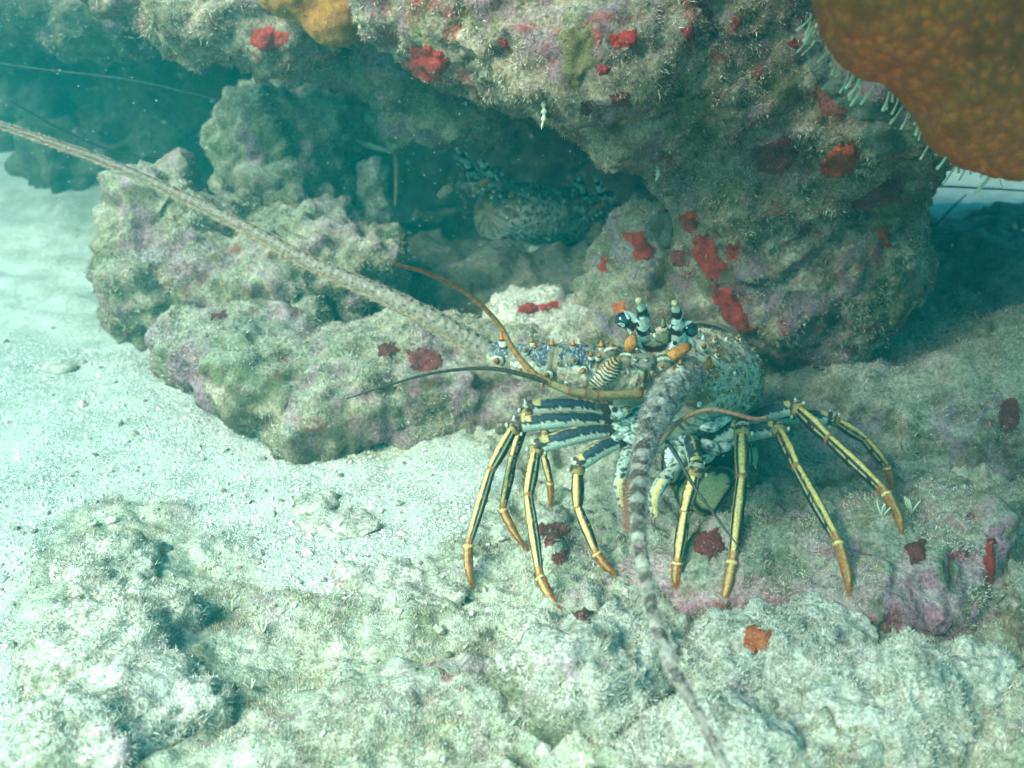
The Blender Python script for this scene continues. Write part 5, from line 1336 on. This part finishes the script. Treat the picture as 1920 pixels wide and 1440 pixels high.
def seabed_turf():
    """Filaments on the rubbly part of the seabed and loose grains on the sand."""
    rg = np.random.default_rng(77)
    N = 330000
    px = rg.uniform(-60, 1980, N); py = rg.uniform(640, 1480, N)
    a = (px - 960) / FPX; b = -(py - 720) / FPX
    d = np.stack([a, CP + b * SP, -SP + b * CP], 1)
    g = CAMP + d * ((0.01 - CAM_Z) / d[:, 2])[:, None]
    ix = np.clip(np.searchsorted(gx, g[:, 0]) - 1, 0, len(gx) - 2); iy = np.clip(np.searchsorted(gy, g[:, 1]) - 1, 0, len(gy) - 2)
    fx = (g[:, 0] - gx[ix]) / (gx[ix + 1] - gx[ix]); fy = (g[:, 1] - gy[iy]) / (gy[iy + 1] - gy[iy])
    Hm = H.reshape(len(gy), len(gx)); Sm = SAND.reshape(len(gy), len(gx))
    def bil(Mm): return (Mm[iy, ix] * (1 - fx) + Mm[iy, ix + 1] * fx) * (1 - fy) + (Mm[iy + 1, ix] * (1 - fx) + Mm[iy + 1, ix + 1] * fx) * fy
    g[:, 2] = bil(Hm); s = bil(Sm)
    ok = np.array([tuple(t) not in EXCL for t in np.floor(g / 0.005).astype(int)])
    m = (s < rg.uniform(0.1, 0.7, N)) & ok & (fbm(g * 10, 3, 50) > -0.22) & (g[:, 1] < 2.0)
    p = g[m][:130000]; n = len(p)
    dd = np.array([0, 0, 1.0]) + rg.normal(0, .45, (n, 3))
    cl = 0.6 + 0.9 * np.clip(fbm(p * 60, 2, 9) + .45, 0, 1.3)
    L = 0.0038 * rg.uniform(.45, 1.25, n) * cl
    cols = np.array(TW + TP)[np.clip(((fbm(p * 20, 3, 61) + .5) * 8 + rg.normal(0, 1, n)).astype(int), 0, 8)] * rg.uniform(.75, 1.2, n)[:, None]
    hairs('seabed_turf', p - np.array([0, 0, .0006]), dd, L, .00042 * rg.uniform(.7, 1.5, n), cols, seabed)
    m = (s > rg.uniform(0.3, 0.9, N)) & (g[:, 1] < 2.2)
    p = g[m][:52000]; n = len(p)
    V0, F0 = np.array([(1, 0, 0), (-1, 0, 0), (0, 1, 0), (0, -1, 0), (0, 0, 1), (0, 0, -.6)], float), np.array([(0, 2, 4), (2, 1, 4), (1, 3, 4), (3, 0, 4), (2, 0, 5), (1, 2, 5), (3, 1, 5), (0, 3, 5)])
    r = np.minimum(rg.lognormal(math.log(.00055), .62, n), .0042)
    ang = rg.uniform(0, 6.28, n); ca, sa = np.cos(ang), np.sin(ang)
    st = rg.uniform(.6, 1.5, (n, 3))
    v = V0[None] * st[:, None] * r[:, None, None]
    v = np.stack([v[..., 0] * ca[:, None] - v[..., 1] * sa[:, None], v[..., 0] * sa[:, None] + v[..., 1] * ca[:, None], v[..., 2]], 2) + p[:, None]
    F = (F0[None] + (np.arange(n) * 6)[:, None, None]).reshape(-1, 3)
    cols = np.array([(0.72, 0.70, 0.62), (0.62, 0.60, 0.52), (0.78, 0.76, 0.70), (0.40, 0.37, 0.30), (0.22, 0.20, 0.17), (0.50, 0.38, 0.32)])[rg.choice(6, n, p=[.32, .26, .2, .12, .06, .04])]
    me = mesh_np('sand_grains', v.reshape(-1, 3), F, False, np.repeat(cols[:, None], 6, 1).reshape(-1, 3))
    link('sand_grains', me, M_GRAIN, kind='stuff', parent=seabed)
seabed_turf()
def rubble_bits():
    rg = np.random.default_rng(41); Vs, Fs, Cs, k = [], [], [], 0
    spots = [(rg.uniform(-40, 960), rg.uniform(600, 1150)) for _ in range(620)] + [(300 + 370 * t + rg.normal(0, 22), 680 + 180 * t + rg.normal(0, 14)) for t in rg.random(160)] + [(rg.uniform(600, 1900), rg.uniform(1000, 1430)) for _ in range(160)]
    for (px, py) in spots:
        h = hit(px, py)
        if h is None or h[2] != 'seabed': continue
        r = min(rg.lognormal(math.log(.0024), .5), .0085)
        v = ICO1[0] * np.array([1, rg.uniform(.5, 1), rg.uniform(.4, .8)]) * r * (1 + .5 * pnoise(ICO1[0] * 1.7 + k, 3))[:, None]
        v = v @ rotm(rg.uniform(-30, 30), rg.uniform(-30, 30), rg.uniform(0, 360)).T + h[0] + h[1] * r * .2
        Vs.append(v); Fs.append(ICO1[1] + k); k += len(v)
        Cs.append(np.tile(np.array([(.66, .60, .50), (.50, .44, .35), (.72, .68, .60), (.36, .28, .22), (.55, .38, .36), (.24, .21, .15)][rg.choice(6, p=[.28, .22, .2, .12, .1, .08])]), (len(v), 1)) * rg.uniform(.8, 1.15))
    link('coral_rubble_bits', mesh_np('coral_rubble_bits', np.concatenate(Vs), np.concatenate(Fs), False, np.concatenate(Cs)), M_BITS, parent=seabed, kind='stuff')
M_BITS = vcol_mat('rubble_bits', 0.9, 0.15, 0.3, 300, 0.8, 0.002)
rubble_bits()

# little branching sprigs standing on the rubble
M_SPRIG = vcol_mat('sprig', 0.8, 0.2, 0.15)
def sprig(px, py, hgt, lab, n=5, col=(0.60, 0.58, 0.42)):
    h = hit(px, py); b = h[0] - np.array([0, 0, .002]); rg = random.Random(int(px))
    Vs, root = [], None
    root = empty('algae_sprig', b, label=lab, cat='algae', group='small algae sprigs on the seabed')
    for k in range(n):
        tip = np.array([rg.uniform(-.5, .5), rg.uniform(-.3, .3), rg.uniform(.6, 1.0)]) * hgt
        m = tube('branch', [np.zeros(3), tip * .5 + np.array([rg.uniform(-1, 1), 0, 0]) * hgt * .08, tip], [hgt * .07, hgt * .06, hgt * .04], 6, 8, lambda th, t, v: np.tile(np.array([col]), (len(th), 1)) * (.7 + .5 * t)[:, None])
        link('branch', m, M_SPRIG, parent=root)
for a in [(432, 1150, .020, 'pale thin sprig beside the lower left mound, the tallest'), (492, 1185, .016, 'bushy pale sprig right of the tallest one'), (410, 1145, .014, 'small sprig left of the tallest one'), (1655, 965, .018, 'thin sprig on the rim of the pink crusted rock, left of two'), (1708, 960, .018, 'thin sprig on the rim of the pink crusted rock, right of two'), (745, 1165, .012, 'small sprig on the rubble left of the leg tips'), (470, 1290, .012, 'stubby sprig on the right flank of the lower left mound')]:
    sprig(*a)
# two stringy tufts dangling from the ledge
for px, py, ln, lab in [(1017, 196, .026, 'dangling pale tuft under the nose of the ledge'), (1231, 316, .014, 'dangling pale tuft under the ledge left of the lobe')]:
    h = hit(px, py)
    if h is None: continue
    b = h[0]
    m = tube('dangling_tuft', [b + np.array([0, 0, .01]), b + np.array([.002, -.002, -ln * .4]), b + np.array([-.001, -.003, -ln])], [.0016, .0028, .0004], 8, 24, lambda th, t, v: np.tile(np.array([[.60, .56, .42]]), (len(th), 1)), prof=lambda t: 1 + .4 * np.sin(t * 30))
    link('dangling_tuft', m, M_SPRIG, label=lab, cat='algae')
# small stones on the sand further back at left
for k, (px, py, r, lab) in enumerate([(70, 385, .05, 'small dark stone on the far sand at left, nearest the frame edge'), (165, 395, .075, 'dark stone on the far sand against the lumpy pale rock'), (95, 545, .03, 'little stone on the sand left of the lumpy pale rock'), (160, 490, .035, 'little stone tucked at the foot of the lumpy pale rock'), (120, 690, .035, 'low grey stone half buried in the bright sand at left'), (250, 120 + 450, .03, 'little stone between the lumpy rock and the sloping boulder')]):
    g = G(px, py, .0)
    rock('sand_stone', [(g, (r, r * .8, r * .35)), (g + np.array([r * .6, .01, 0]), (r * .6, r * .6, r * .25))], max(.006, r / 9), M_PALE if k in (4,) else M_BANK, 3, ((12, r * .25, 4), (40, r * .1, 3)), seed=30 + k, label=lab, cat='stone', group='small stones on the sand')
# specks drifting in the water
def specks():
    rg = np.random.default_rng(5); n = 1500
    px = rg.uniform(0, 1920, n); py = rg.uniform(0, 1000, n); Y = rg.uniform(.45, 1.5, n)
    c = np.array([P(a, b, y) for a, b, y in zip(px, py, Y)])
    r = rg.uniform(.00025, .0006, n) * (0.5 + 0.5 * Y)
    V0, F0 = np.array([(1, 0, 0), (-1, 0, 0), (0, 1, 0), (0, -1, 0), (0, 0, 1), (0, 0, -1)], float), np.array([(0, 2, 4), (2, 1, 4), (1, 3, 4), (3, 0, 4), (2, 0, 5), (1, 2, 5), (3, 1, 5), (0, 3, 5)])
    v = V0[None] * r[:, None, None] + c[:, None]
    me = mesh_np('drifting_specks', v.reshape(-1, 3), (F0[None] + (np.arange(n) * 6)[:, None, None]).reshape(-1, 3), True, np.tile([[.8, .82, .78]], (n * 6, 1)))
    link('drifting_specks', me, M_GRAIN, kind='stuff')
specks()
# ------------------------------------------------------------------ haze: the water itself
def build_water():
    c, r = (0.0, 9.0, 3.0 * 0 + 0.55), (45.0, 55.0, 0.68)
    me = bpy.data.meshes.new('haze')
    x, y, z0, z1 = 42, 62, -1.2, 1.35
    V = [(-x, -42, z0), (x, -42, z0), (x, y, z0), (-x, y, z0), (-x, -42, z1), (x, -42, z1), (x, y, z1), (-x, y, z1)]
    me.from_pydata(V, [], [(3, 2, 1, 0), (4, 5, 6, 7), (0, 1, 5, 4), (1, 2, 6, 5), (2, 3, 7, 6), (3, 0, 4, 7)])
    m = bpy.data.materials.new('haze'); m.use_nodes = True
    n, l = m.node_tree.nodes, m.node_tree.links
    n.remove(n['Principled BSDF'])
    v = n.new('ShaderNodeVolumePrincipled')
    v.inputs['Color'].default_value = (0.02, 0.58, 0.55, 1)
    v.inputs['Density'].default_value = 0.235
    v.inputs['Anisotropy'].default_value = 0.3
    l.new(v.outputs[0], n['Material Output'].inputs['Volume'])
    link('haze', me, m, kind='stuff')
build_water()
